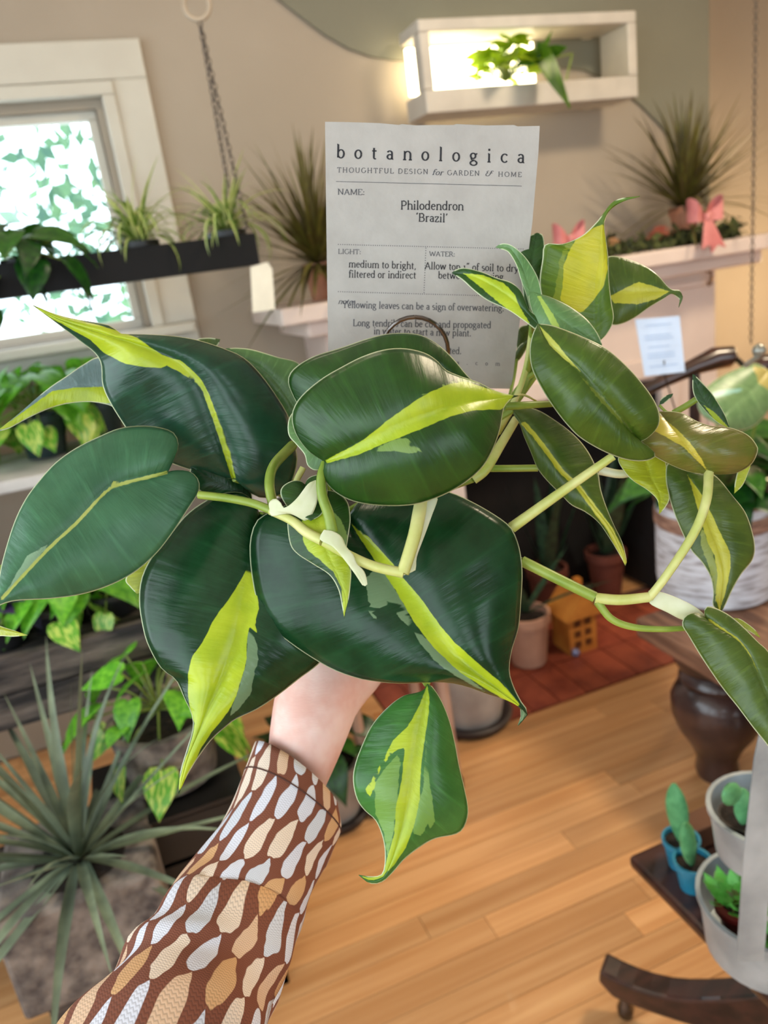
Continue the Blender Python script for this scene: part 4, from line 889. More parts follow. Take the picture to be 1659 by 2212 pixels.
leaf([(1108,885),(1129,912),(1153,938),(1182,976),(1212,1018),(1250,1050),(1282,1094),(1317,1138),(1344,1194),(1351,1222)], [(1112,900),(1123,915),(1132,941),(1147,976),(1162,1012),(1182,1038),(1212,1068),(1235,1091),(1265,1106),(1294,1129),(1317,1162),(1338,1197)],
     [(1130,882),(1159,885),(1200,909),(1241,941),(1270,976),(1291,1020),(1297,1056),(1309,1094),(1326,1135),(1344,1173),(1353,1210)], (.50,.485,.48), (.01,.016), .006,
     lime=[band([(1129,912),(1153,938),(1182,976),(1212,1018),(1250,1052),(1282,1096),(1317,1142),(1344,1196),(1351,1220)], 5, 6)], m=ML_warm_olive)
leaf([(1392,985),(1405,1030),(1425,1070),(1424,1110)], [(1345,985),(1335,992),(1344,1012),(1362,1034),(1395,1056),(1417,1075),(1423,1093)], [(1430,985),(1440,1010),(1440,1042),(1446,1076),(1436,1097)], (.49,.485,.48), (.006,.006), .004, m=ML_lime)
leaf([(1531,1024),(1509,991),(1483,958),(1454,925),(1424,890)], [(1490,1019),(1454,1006),(1417,987),(1390,966),(1385,945),(1402,920),(1412,902)], [(1564,1024),(1593,1020),(1623,1002),(1636,976),(1634,962),(1615,940),(1579,925),(1538,921),(1505,910),(1476,894),(1448,889)], (.465,.455,.475), (.01,.012), .008,
     lime=[[(1418,893),(1460,925),(1490,955),(1515,990),(1533,1022),(1505,995),(1475,965),(1430,940),(1400,925)]], m=leaf_mat('philodendron_gold_lit', srgb(96, 104, 34), srgb(120, 110, 52), srgb(206, 190, 70), srgb(190, 176, 60), srgb(170, 150, 90), .28))  # golden reflection on this leaf put into its colour
leaf([(1478,1003),(1487,1031),(1509,1071),(1530,1126),(1553,1185),(1564,1236),(1560,1280),(1556,1322)], [(1445,1000),(1438,1020),(1441,1050),(1450,1089),(1465,1130),(1491,1185),(1516,1214),(1535,1247),(1541,1280),(1540,1308)],
     [(1510,1015),(1546,1029),(1582,1071),(1612,1112),(1629,1170),(1626,1207),(1601,1240),(1582,1273),(1566,1308)], (.49,.475,.475), (.01,.012), .007,
     lime=[[(1485,1025),(1500,1075),(1515,1130),(1528,1170),(1543,1200),(1550,1240),(1546,1290),(1554,1320),(1568,1275),(1578,1225),(1576,1190),(1560,1160),(1537,1110),(1517,1070)]], pale=[[(1515,1130),(1512,1170),(1530,1220),(1542,1260),(1546,1300),(1552,1240),(1540,1195)]], m=ML_warm_olive)
leaf([(1524,1335),(1564,1361),(1593,1380),(1619,1413),(1640,1460),(1680,1560),(1720,1690)], [(1502,1324),(1480,1332),(1474,1350),(1487,1372),(1509,1409),(1535,1449),(1564,1490),(1593,1526),(1626,1570),(1659,1611),(1690,1655)],
     [(1522,1318),(1531,1310),(1553,1317),(1579,1332),(1608,1357),(1637,1387),(1662,1412),(1700,1480),(1725,1580)], (.445,.425,.41), (.012,.012), .008, lime=[band([(1530,1338),(1564,1361),(1593,1380),(1619,1413),(1634,1450),(1640,1470)], 3, 1)], m=ML_warm_olive)
leaf([(1576,926),(1545,895),(1515,855),(1496,808)], [(1548,911),(1524,888),(1503,861),(1496,840)], [(1565,895),(1540,853),(1518,828),(1503,813)], (.49,.49,.49), (.004,.004), .002, lime=[[(1520,875),(1545,892),(1574,924),(1546,912)]], m=ML_mid)
leaf([(1424,875),(1438,862),(1454,850)], [(1428,862),(1440,854)], [(1436,870),(1450,858)], (.50,.50,.50), (.001,.001), .0005, m=ML_mid, nt=16, ns=4)
leaf([(1622,998),(1605,1030),(1586,1066)], [(1598,1010),(1588,1040)], [(1618,1015),(1604,1048)], (.49,.49,.49), (.003,.003), .001, m=ML_lime, nt=24, ns=6)
leaf([(1118,760),(1128,735),(1144,700)], [(1116,735),(1122,708)], [(1132,755),(1143,728)], (.57,.565,.56), (.004,.004), .002, m=ML_warm_olive, nt=24, ns=6)
leaf([(1110,785),(1122,760),(1142,735)], [(1112,765),(1124,745)], [(1124,775),(1138,752)], (.57,.565,.56), (.004,.004), .002, m=ML_warm_olive, nt=24, ns=6)
leaf([(1585,1335),(1620,1357),(1643,1378)], [(1600,1338),(1628,1358)], [(1600,1352),(1625,1368)], (.45,.45,.45), (.002,.002), .001, m=ML_lime, nt=20, ns=5)
ML_silver = leaf_mat('silvery_leaf', srgb(124, 156, 104), srgb(104, 138, 88), srgb(150, 196, 182), srgb(140, 188, 170), srgb(190, 176, 104))
leaf([(1660,800),(1625,840),(1590,870),(1545,915)], [(1630,785),(1585,800),(1540,825),(1508,860),(1515,895)], [(1680,830),(1665,880),(1630,920),(1590,930)], (1.66,1.62,1.60), (.02,.02), .01, lime=[[(1520,855),(1560,842),(1610,838),(1600,846),(1550,858),(1515,872)]], pale=[[(1625,790),(1670,800),(1670,850),(1640,830)]], m=ML_silver, parent=BG, name='silver_leaf')
MB().tube([pc+[0, 0, .25], pc*.4+P(1660, 800, 1.66)*.6, P(1660, 800, 1.66)], .004, 6).build('leaf_stalk', M_stem, BG)
# ---- vines, petioles, sheaths
stem([(430,1069,.455),(490,1076,.45),(545,1087,.445),(588,1103,.44)], (9,9.5))
stem([(585,1103,.44),(630,1124,.435),(662,1150,.43),(697,1168,.425)], (10,12), M_vine)
stem([(700,1170,.425),(760,1203,.422),(810,1224,.42),(872,1238,.418)], (11,11.5), M_vine)
stem([(870,1238,.418),(884,1195,.42),(897,1150,.424),(906,1105,.432),(915,1065,.445)], (14,15), M_vine)
stem([(703,1000,.43),(694,1030,.427),(696,1070,.425),(710,1112,.424),(718,1150,.424)], (9.5,13))
stem([(590,1092,.445),(582,1045,.45),(592,1005,.46),(632,962,.485)], (11,11))
stem([(655,1010,.47),(640,1040,.47),(632,1075,.48)], (7,7), M_vine)
stem([(1090,878,.462),(1140,875,.465),(1195,872,.48)], (9,7))
stem([(1104,858,.455),(1130,853,.465),(1158,866,.48)], (3,2), M_vine)
stem([(1105,1140,.47),(1210,1065,.462),(1325,985,.452)], (12,9), M_vine)
stem([(1020,1012,.52),(1090,1012,.51),(1162,1011,.505)], (7.5,7.5))
stem([(1022,1035,.50),(1050,1012,.50),(1085,955,.51),(1115,905,.52)], (12,9), M_vine)
stem([(1040,1000,.53),(1075,930,.53),(1105,880,.535),(1135,800,.53),(1150,700,.525)], (8,6), M_vine)
stem([(1075,935,.54),(1115,870,.55),(1165,800,.54)], (7,6))
stem([(1128,1212,.47),(1200,1248,.463),(1285,1290,.458)], (12,12))
stem([(1285,1292,.458),(1340,1296,.456),(1402,1290,.455)], (12,11), M_vine)
stem([(1402,1292,.455),(1442,1240,.45),(1500,1150,.45),(1526,1080,.452),(1531,1022,.463)], (9,10.5), M_vine)
stem([(1290,1300,.458),(1322,1338,.457),(1370,1355,.456),(1430,1359,.456),(1482,1357,.456)], (9,6))
stem([(1295,1016,.50),(1345,1024,.495),(1395,1010,.495)], (10,8), M_palev, 'node')
stem([(1455,892,.50),(1480,878,.495),(1505,862,.492)], (7,7))
for pts, r in (([(1576,926,.49),(1562,975,.492),(1533,1020,.472)], 4), ([(1424,875,.50),(1440,890,.50),(1457,893,.50)], 3), ([(1457,893,.50),(1492,955,.498),(1530,1020,.474)], 4), ([(1622,998,.49),(1585,1018,.49),(1535,1022,.474)], 3), ([(1392,985,.49),(1370,1008,.494),(1350,1022,.495)], 5),
               ([(1478,1003,.49),(1430,1004,.496),(1392,1010,.495)], 5), ([(420,760,.54),(520,900,.56),(640,1080,.58)], 4), ([(345,1190,.50),(450,1150,.52),(565,1115,.54)], 4), ([(-60,1350,.47),(-15,1240,.475),(150,1150,.485),(345,1190,.50)], 4),
               ([(1118,760,.57),(1112,810,.565),(1100,865,.55)], 3), ([(1110,785,.57),(1106,830,.565),(1095,875,.55)], 3), ([(1163,702,.47),(1152,745,.50),(1140,800,.53)], 5), ([(1150,625,.475),(1148,690,.50),(1150,720,.525)], 4)):
    stem(pts, (r, r))
def sheath(mid, left, right, d, m=M_palev): 
    o = leaf(mid, left, right, d, (.003,.003), .0015, m=m, nt=24, ns=6); o.name = 'sheath'; return o
sheath([(583,1100),(620,1104),(655,1085),(682,1037)], [(581,1086),(594,1077),(606,1085),(615,1097),(640,1078),(665,1046)], [(587,1115),(623,1109),(645,1117),(659,1125),(673,1114),(685,1085),(688,1052)], (.437,.43,.432))
sheath([(700,1145),(722,1178),(750,1210),(775,1240),(789,1266)], [(691,1165),(719,1181),(738,1201),(765,1237),(783,1264)], [(720,1148),(738,1160),(748,1181),(763,1198),(771,1218),(787,1235),(794,1262)], (.42,.416,.415))
sheath([(925,1078),(908,1130),(892,1185),(872,1243)], [(903,1082),(888,1140),(873,1195),(858,1232),(864,1247)], [(946,1074),(931,1119),(917,1157),(900,1203),(898,1231),(885,1237)], (.437,.426,.424))
sheath([(1402,1290),(1440,1300),(1480,1315),(1530,1335)], [(1402,1275),(1425,1278),(1460,1290),(1500,1310)], [(1405,1305),(1440,1322),(1480,1340)], (.456,.452,.45))
# hidden stalks back into the pot
for (x, y, d) in ((506,1034,.50),(562,1112,.49),(750,1118,.475),(923,1478,.47),(1285,745,.50),(1300,640,.53),(1150,695,.52),(690,905,.47),(650,905,.52),(275,850,.52),(1040,1000,.53),(1105,1140,.47),(1128,1212,.47),(1022,1035,.50),(1108,885,.50),(636,1075,.48),(676,1072,.445)):
    a = P(x, y, d); bq = top + [random.uniform(-.02, .02), random.uniform(-.02, .02), -.01]; mdp = a*.45+bq*.55 + FW*.012
    if x > 1100 and y < 800: bq = P(1072, 935, .535); mdp = P(1140, 815, .54)
    cc = smooth_curve([a, mdp, bq], 10); MB().tube(list(cc), .0022, 7).build('stalk', M_pet, PLANT)
M_npot = mat('black_nursery_pot', srgb(26, 28, 26), .5)
pb_ = np.array([potc[0], potc[1], PH0])
MB().lathe(pb_, [(.001, .001), (PR*.74, .001), (PR*.76, 0), (PR*.95, PH*.86), (PR*1.05, PH*.87), (PR*1.05, PH), (PR*.97, PH), (PR*.94, PH*.9)], 32, cap=False).build('pot', M_npot, PLANT)
np_ = [c_ for c_ in PLANT.children if c_.name.startswith('pot')][0]
MB().lathe(pb_, [(.001, PH*.9), (PR*.94, PH*.88)], 24, cap=False).build('soil', M_soil, np_)

# ------------------------------------------------------------------ care card
CP = [P(702, 263, .485), P(1166, 272, .485), P(1105, 840, .565), P(715, 832, .565)]
n_ = np.cross(CP[1]-CP[0], CP[3]-CP[0]); n_ /= np.linalg.norm(n_); n_ = n_ if np.dot(n_, FW) > 0 else -n_
def on_card(x, y, lift=0):
    v = ray(x, y); t = np.dot(CP[0]-n_*lift-CAM, n_)/np.dot(v, n_); return CAM + v*t
CARD = thing('care_card', on_card(910, 836), 'printed white plant care card standing up behind the leaves', 'card')
M_card = mat('warm_white_card', srgb(173, 168, 161), .75, srgb(165, 160, 153), 60, bump=.04, bscale=300)
outl = [(702,263),(760,264),(820,266),(862,270),(868,268),(900,271),(935,270),(980,270),(985,268),(1050,271),(1110,270),(1118,273),(1166,272),(1163,330),(1150,480),(1128,650),(1105,840),(910,836),(716,831),(709,760),(706,560)]
MB().prism([on_card(x, y) for x, y in outl], n_*.0006).build('paper', M_card, CARD, smooth=False)
# a small serif alphabet: strokes drawn with a flat nib (thick uprights, thin crossbars)
def A_(cx, cy, rx, ry, a0, a1, n=10): return [(cx+rx*math.cos(math.radians(a0+(a1-a0)*i/n)), cy+ry*math.sin(math.radians(a0+(a1-a0)*i/n))) for i in range(n+1)]
def S_(x, y, w_=.085): return [(x-w_, y), (x+w_, y)]
X = .44
G = {
'a': (.42, [A_(.19,.32,.12,.12,160,0)+[(.31,.08)]+A_(.36,.07,.05,.06,180,300,4), A_(.2,.13,.13,.12,50,300)+[(.31,.1)]]),
'b': (.48, [[(.04,.70),(.1,.72),(.1,.02)], A_(.25,.22,.16,.22,150,-150)]),
'c': (.42, [A_(.23,.22,.17,.22,40,320)]),
'd': (.49, [[(.32,.70),(.38,.72),(.38,.0),(.44,.0)], A_(.22,.22,.16,.22,30,330)]),
'e': (.43, [[(.07,.25),(.37,.25)]+A_(.22,.22,.15,.22,8,320)]),
'f': (.30, [A_(.22,.58,.1,.13,20,180,6)+[(.12,.0)], [(.02,X),(.26,X)], S_(.12,0)]),
'g': (.46, [A_(.2,.30,.13,.14,0,360,14), [(.30,.38),(.42,.42)], [(.12,.19)]+[(.10,.12),(.16,.08),(.28,.07)]+A_(.23,-.08,.17,.12,70,-270,14)]),
'h': (.50, [[(.05,.70),(.1,.72),(.1,0)], A_(.25,.28,.15,.16,160,0)+[(.40,0)], S_(.1,0), S_(.4,0)]),
'i': (.25, [[(.06,.41),(.12,X),(.12,0)], S_(.12,0), [(.10,.64),(.14,.64)]]),
'l': (.25, [[(.06,.70),(.12,.72),(.12,0)], S_(.12,0)]),
'm': (.76, [[(.05,.42),(.1,X),(.1,0)], A_(.24,.29,.14,.15,160,0)+[(.38,0)], A_(.52,.29,.14,.15,160,0)+[(.66,0)], S_(.1,0), S_(.38,0), S_(.66,0)]),
'n': (.50, [[(.05,.42),(.1,X),(.1,0)], A_(.25,.28,.15,.16,160,0)+[(.40,0)], S_(.1,0), S_(.4,0)]),
'o': (.45, [A_(.22,.22,.16,.22,0,360,18)]),
'p': (.49, [[(.05,.42),(.1,X),(.1,-.22)], A_(.25,.22,.16,.22,150,-150), S_(.1,-.22)]),
'r': (.36, [[(.05,.42),(.11,X),(.11,0)], A_(.24,.28,.13,.16,165,50,6), S_(.11,0)]),
's': (.36, [A_(.17,.33,.11,.11,40,240,8)+A_(.18,.12,.12,.12,80,-140,8)]),
't': (.31, [[(.13,.58),(.13,.1)]+A_(.2,.09,.07,.09,180,310,5), [(.03,X-.02),(.27,X-.02)]]),
'u': (.50, [[(.04,X),(.1,X),(.1,.14)]+A_(.24,.15,.14,.15,180,340,8), [(.33,X),(.39,X),(.39,0),(.45,0)]]),
'v': (.45, [[(.06,X),(.22,0),(.38,X)], S_(.07,X,.06), S_(.37,X,.06)]),
'w': (.68, [[(.06,X),(.19,0),(.33,X),(.47,0),(.61,X)], S_(.07,X,.06), S_(.6,X,.06)]),
'y': (.46, [[(.06,X),(.23,.0)], [(.39,X),(.2,-.1),(.12,-.2),(.05,-.18)], S_(.07,X,.06), S_(.38,X,.06)]),
'z': (.40, [[(.06,.34),(.07,X),(.34,X),(.05,0),(.34,0),(.36,.1)]]),
'A': (.66, [[(.07,0),(.32,.66),(.58,0)], [(.16,.22),(.49,.22)], S_(.07,0,.07), S_(.58,0,.07)]),
'B': (.58, [[(.12,.66),(.12,0)], [(.05,.66),(.3,.66)]+A_(.3,.5,.15,.16,90,-90)+[(.12,.34)], [(.3,.34)]+A_(.32,.17,.18,.17,90,-90)+[(.05,0)]]),
'D': (.68, [[(.12,.66),(.12,0)], [(.05,.66),(.28,.66)]+A_(.28,.33,.32,.33,90,-90,14)+[(.05,0)]]),
'E': (.56, [[(.12,.66),(.12,0)], [(.05,.66),(.48,.66),(.48,.54)], [(.12,.35),(.38,.35)], [(.05,0),(.49,0),(.5,.13)]]),
'F': (.53, [[(.12,.66),(.12,0)], [(.05,.66),(.47,.66),(.47,.54)], [(.12,.34),(.36,.34)], S_(.12,0)]),
'G': (.68, [A_(.35,.33,.29,.34,45,345,18)+[(.60,.28)], [(.5,.28),(.68,.28)]]),
'H': (.72, [[(.12,.66),(.12,0)], [(.58,.66),(.58,0)], [(.12,.34),(.58,.34)], S_(.12,0), S_(.12,.66), S_(.58,0), S_(.58,.66)]),
'I': (.30, [[(.15,.66),(.15,0)], S_(.15,0), S_(.15,.66)]),
'L': (.54, [[(.12,.66),(.12,0)], S_(.12,.66), [(.05,0),(.48,0),(.5,.14)]]),
'M': (.84, [[(.12,0),(.14,.66),(.42,.05),(.70,.66),(.72,0)], S_(.12,0,.07), S_(.72,0,.07), S_(.1,.66,.06), S_(.74,.66,.06)]),
'N': (.72, [[(.12,0),(.12,.66),(.58,0),(.58,.66)], S_(.12,0,.07), S_(.08,.66,.06), S_(.58,.66,.07)]),
'O': (.72, [A_(.36,.33,.30,.34,0,360,22)]),
'P': (.54, [[(.12,.66),(.12,0)], [(.05,.66),(.28,.66)]+A_(.28,.48,.18,.18,90,-90)+[(.12,.30)], S_(.12,0)]),
'R': (.62, [[(.12,.66),(.12,0)], [(.05,.66),(.28,.66)]+A_(.28,.49,.17,.17,90,-90)+[(.12,.32)], [(.30,.32),(.56,0),(.62,0)], S_(.12,0)]),
'S': (.48, [A_(.23,.49,.16,.17,30,240,10)+A_(.24,.17,.18,.18,70,-150,10)]),
'T': (.60, [[(.3,.66),(.3,0)], [(.05,.54),(.06,.66),(.54,.66),(.55,.54)], S_(.3,0)]),
'U': (.68, [[(.12,.66),(.12,.22)]+A_(.34,.23,.22,.24,180,360,12)+[(.56,.66)], S_(.12,.66), S_(.56,.66,.07)]),
'W': (.92, [[(.06,.66),(.26,0),(.46,.6),(.66,0),(.86,.66)], S_(.07,.66,.07), S_(.85,.66,.07)]),
'Y': (.62, [[(.06,.66),(.31,.32),(.56,.66)], [(.31,.32),(.31,0)], S_(.08,.66,.07), S_(.54,.66,.07), S_(.31,0)]),
'&': (.74, [A_(.2,.52,.12,.12,60,270,8)+A_(.22,.19,.18,.2,100,330,10)+[(.5,.4),(.5,.62)], [(.36,.4),(.66,.4)], A_(.58,.56,.12,.1,180,20,5)]),
'1': (.34, [[(.07,.38),(.17,X),(.17,0)], S_(.17,0)]),
':': (.24, [[(.10,.36),(.14,.36)], [(.10,.05),(.14,.05)]]), '.': (.22, [[(.09,.04),(.13,.04)]]), ',': (.22, [[(.12,.06),(.13,.0),(.07,-.12)]]),
'\u2018': (.2, [[(.14,.72),(.08,.62),(.09,.56)]]), '\u2019': (.2, [[(.10,.72),(.12,.66),(.06,.56)]]), '\u201d': (.36, [[(.10,.72),(.12,.66),(.06,.56)], [(.24,.72),(.26,.66),(.20,.56)]]), ' ': (.26, []),
}
M_ink = mat('black_print', srgb(38, 38, 42), .8); M_grey = mat('grey_print', srgb(84, 84, 88), .8)
def split_strokes(strokes):
    out = []
    for st in strokes:
        p = np.array(st, float); cur = [p[0]]
        for i in range(1, len(p)):
            cur.append(p[i])
            if i < len(p)-1:
                a, b = p[i]-p[i-1], p[i+1]-p[i]; cs = (a@b)/(np.linalg.norm(a)*np.linalg.norm(b)+1e-9)
                if cs < .62: out.append(np.array(cur)); cur = [p[i]]
        out.append(np.array(cur))
    return out
def text(txt, x0, y0, x1, y1, em, m=M_ink, spread=False, slant=0, weight=1.0, px=0):
    """baseline from (x0,y0) to (x1,y1); letters keep size em and are spaced (spread) or squeezed to fit"""
    adv = [G[c][0] for c in txt]; nat = sum(adv)*em; want = math.hypot(x1-x0, y1-y0); ux, uy = (x1-x0)/want, (y1-y0)/want
    sx = 1.0 if spread else want/nat; extra = (want-nat)/(len(txt)-1) if spread else 0; cur = 0; mb = MB()
    for c, a in zip(txt, adv):
        for p in split_strokes(G[c][1]):
            if len(p) == 2 and abs(p[1][0]-p[0][0]) < .05 and abs(p[1][1]-p[0][1]) < 1e-6: p = p + np.array([[-.035, 0], [.035, 0]]); hw = np.full(2, .058)
            else:
                hw = []
                for i in range(len(p)):
                    t = p[min(i+1, len(p)-1)]-p[max(i-1, 0)]; t /= np.linalg.norm(t)+1e-9; hw.append(math.hypot(.052*t[1], .033*t[0])*weight)
            L = []; R = []
            for i in range(len(p)):
                t = p[min(i+1, len(p)-1)]-p[max(i-1, 0)]; t /= np.linalg.norm(t)+1e-9; nn = np.array([-t[1], t[0]])
                L.append(p[i]+nn*hw[i]); R.append(p[i]-nn*hw[i])
            for i in range(len(p)-1):
                quad = []
                for g in (L[i], L[i+1], R[i+1], R[i]):
                    gx = cur + (g[0]+slant*g[1])*em*sx; gy = g[1]*em; quad.append(on_card(x0+ux*gx-(-uy)*gy*1.0, y0+uy*gx-ux*gy, .00015))
                mb.add(quad, [(0, 1, 2, 3)])
        cur += a*em*sx + extra
    return mb.build('lettering', m, CARD, smooth=False)
text('botanologica', 726, 341, 1134, 352, 41, M_ink, True)
text('THOUGHTFUL DESIGN', 728, 372, 925, 376, 15.5, M_grey, True); text('for', 933, 377.5, 957, 378.5, 17, M_grey, slant=.25); text('GARDEN', 966, 378, 1036, 379.5, 15.5, M_grey, True)
text('&', 1048, 380, 1064, 380.5, 17, M_grey, slant=.2); text('HOME', 1076, 381, 1127, 382, 15, M_grey, True)
text('NAME:', 729, 420, 788, 421, 18, M_grey); text('Philodendron', 865, 452, 1002, 454, 27); text('\u2018Brazil\u2019', 898, 478, 967, 480, 26)
text('LIGHT:', 730, 548, 780, 549, 15, M_grey); text('WATER:', 927, 553, 983, 554, 15, M_grey)
text('medium to bright,', 753, 577, 899, 581, 22); text('filtered or indirect', 753, 599, 899, 601.5, 22)
text('Allow top 1\u201d of soil to dry', 917, 581, 1120, 587, 22); text('between watering', 946, 601.5, 1088, 605, 22)
text('notes', 730, 656, 767, 657, 16, M_grey, slant=.3); text('Yellowing leaves can be a sign of overwatering.', 739, 664.5, 1089, 672.5, 21, M_grey, weight=1.1)
text('Long tendrils can be cut and propogated', 762, 704, 1061, 709, 21, M_grey, weight=1.1); text('in water to start a new plant.', 807, 721.5, 1018, 726.5, 21, M_grey, weight=1.1)
text('ted.', 970, 764, 997, 765, 21, M_grey); text('botanologica.com', 752, 780, 1080, 790, 13, M_grey, True)
def rule(x0, y0, x1, y1, hw=.6):
    MB().add([], []); mb = MB(); mb.add([on_card(x0, y0-hw, .00015), on_card(x1, y1-hw, .00015), on_card(x1, y1+hw, .00015), on_card(x0, y0+hw, .00015)], [(0, 1, 2, 3)]); mb.build('rule', M_grey, CARD, smooth=False)
def dots(x0, y0, x1, y1, n):
    mb = MB()
    for i in range(n):
        t = i/(n-1); x = x0+(x1-x0)*t; y = y0+(y1-y0)*t
        mb.add([on_card(x+1.15*math.cos(k*math.pi/3), y+1.15*math.sin(k*math.pi/3), .00015) for k in range(6)], [tuple(range(6))])
    mb.build('dotted_rule', M_grey, CARD, smooth=False)
rule(726, 392, 1127, 402); dots(731, 528, 1130, 538, 86); dots(920, 536, 916, 632, 19); dots(731, 630, 1127, 641, 86)

# wire ring holding the card
hold = thing('card_holder', P(900, 1000, .575), 'dark metal wire ring clipping the care card', 'card holder')
rc = []
for i in range(29):
    a = math.radians(-90+360*i/28); rc.append(P(896+72*math.cos(a), 757+72*math.sin(a), .530+.012*math.sin(a)))
MB().tube(rc, .0015, 8, cap=False).build('ring', M_chrome, hold)
MB().tube([P(896, 829, .545), P(892, 900, .575), P(880, 1000, .60), top+[.01, 0, -.03]], .0015, 8).build('stake', M_chrome, hold)

# ------------------------------------------------------------------ the arm holding the pot
PER = thing('person', P(660, 1600, .58), 'arm in a brown sleeve with pale teardrop print, hand holding the pot', 'person')
def skin_mat():
    m = bpy.data.materials.new('skin'); m.use_nodes = True; nt = m.node_tree; N = nt.nodes; b = N['Principled BSDF']
    tc = N.new('ShaderNodeTexCoord'); no = N.new('ShaderNodeTexNoise'); no.inputs['Scale'].default_value = 38; no.inputs['Detail'].default_value = 3; nt.links.new(tc.outputs['Object'], no.inputs[0])
    cr = N.new('ShaderNodeValToRGB'); cr.color_ramp.elements[0].color = (*srgb(226, 176, 160), 1); cr.color_ramp.elements[1].color = (*srgb(240, 206, 194), 1); cr.color_ramp.elements[0].position = .35; cr.color_ramp.elements[1].position = .6
    nt.links.new(no.outputs['Fac'], cr.inputs[0]); nt.links.new(cr.outputs[0], b.inputs['Base Color']); b.inputs['Roughness'].default_value = .48
    b.inputs['Subsurface Weight'].default_value = .15; b.inputs['Subsurface Radius'].default_value = (.01, .004, .002); b.inputs['Subsurface Scale'].default_value = 1
    mp = N.new('ShaderNodeMapping'); mp.inputs['Scale'].default_value = (60, 60, 260); nt.links.new(tc.outputs['Object'], mp.inputs[0]); n2 = N.new('ShaderNodeTexNoise'); n2.inputs['Scale'].default_value = 4; nt.links.new(mp.outputs[0], n2.inputs[0])
    bp = N.new('ShaderNodeBump'); bp.inputs['Strength'].default_value = .12; bp.inputs['Distance'].default_value = .001; nt.links.new(n2.outputs['Fac'], bp.inputs['Height']); nt.links.new(bp.outputs[0], b.inputs['Normal']); return m
def skinned(name, verts, edges, radii, parent, m, root=0):
    o3 = org(parent); me = bpy.data.meshes.new(name); me.from_pydata([tuple(np.array(v)-o3) for v in verts], edges, []); me.materials.append(m)
    o = bpy.data.objects.new(name, me); link(o, parent); sk = o.modifiers.new('skin', 'SKIN'); sk.use_smooth_shade = True
    ly = me.skin_vertices[0] if len(me.skin_vertices) else None
    if ly is None:
        bpy.context.view_layer.objects.active = o; bpy.ops.mesh.customdata_skin_add(); ly = me.skin_vertices[0]
    for i, r in enumerate(radii): ly.data[i].radius = r if hasattr(r, '__len__') else (r, r); ly.data[i].use_root = (i == root)
    sb = o.modifiers.new('subdivision', 'SUBSURF'); sb.levels = 2; sb.render_levels = 2; return o
V = []; Ed = []; Rr = []
def jv(p, r, prev=None):
    V.append(p); Rr.append(r); i = len(V)-1
    if prev is not None: Ed.append((prev, i))
    return i
el = jv(P(380, 2200, .462), .026); fa = jv(P(525, 1940, .522), .024, el); wr0 = jv(P(625, 1725, .566), .022, fa); wr = jv(P(655, 1625, .578), .029, wr0)
h1 = jv(P(676, 1540, .585), .034, wr); h2 = jv(P(694, 1470, .60), .038, h1)
bot = np.array([potc[0], potc[1], PH0])
pm = jv(bot + [-.012, -.006, -.026], .026, h2)
for k, (ax, r, ln) in enumerate(((-1.0, .0092, 1.0), (-.35, .0096, 1.1), (.3, .0092, 1.03), (.95, .0082, .82))):
    an = math.radians(78 - 34*ax)   # fan of fingers round the far side of the pot
    dv = np.array([math.cos(an), math.sin(an), 0])
    k1 = jv(bot + dv*.030 + [0, 0, -.020], .0125, pm); k2 = jv(bot + dv*(.058*ln) + [0, 0, -.008], r*1.05, k1)
    k3 = jv(bot + dv*(PR+.014) + [0, 0, .022*ln], r, k2); k4 = jv(bot + dv*(PR+.013) + [0, 0, .046*ln], r*.82, k3)
td = np.array([math.cos(math.radians(-8)), math.sin(math.radians(-8)), 0])
t1 = jv(bot + td*.034 + [0, 0, -.014], .0125, pm); t2 = jv(bot + td*.064 + [0, 0, .004], .0115, t1); t3 = jv(bot + td*(PR+.014) + [0, 0, .034], .0095, t2)
skinned('arm', V, Ed, Rr, PER, skin_mat(), 0)
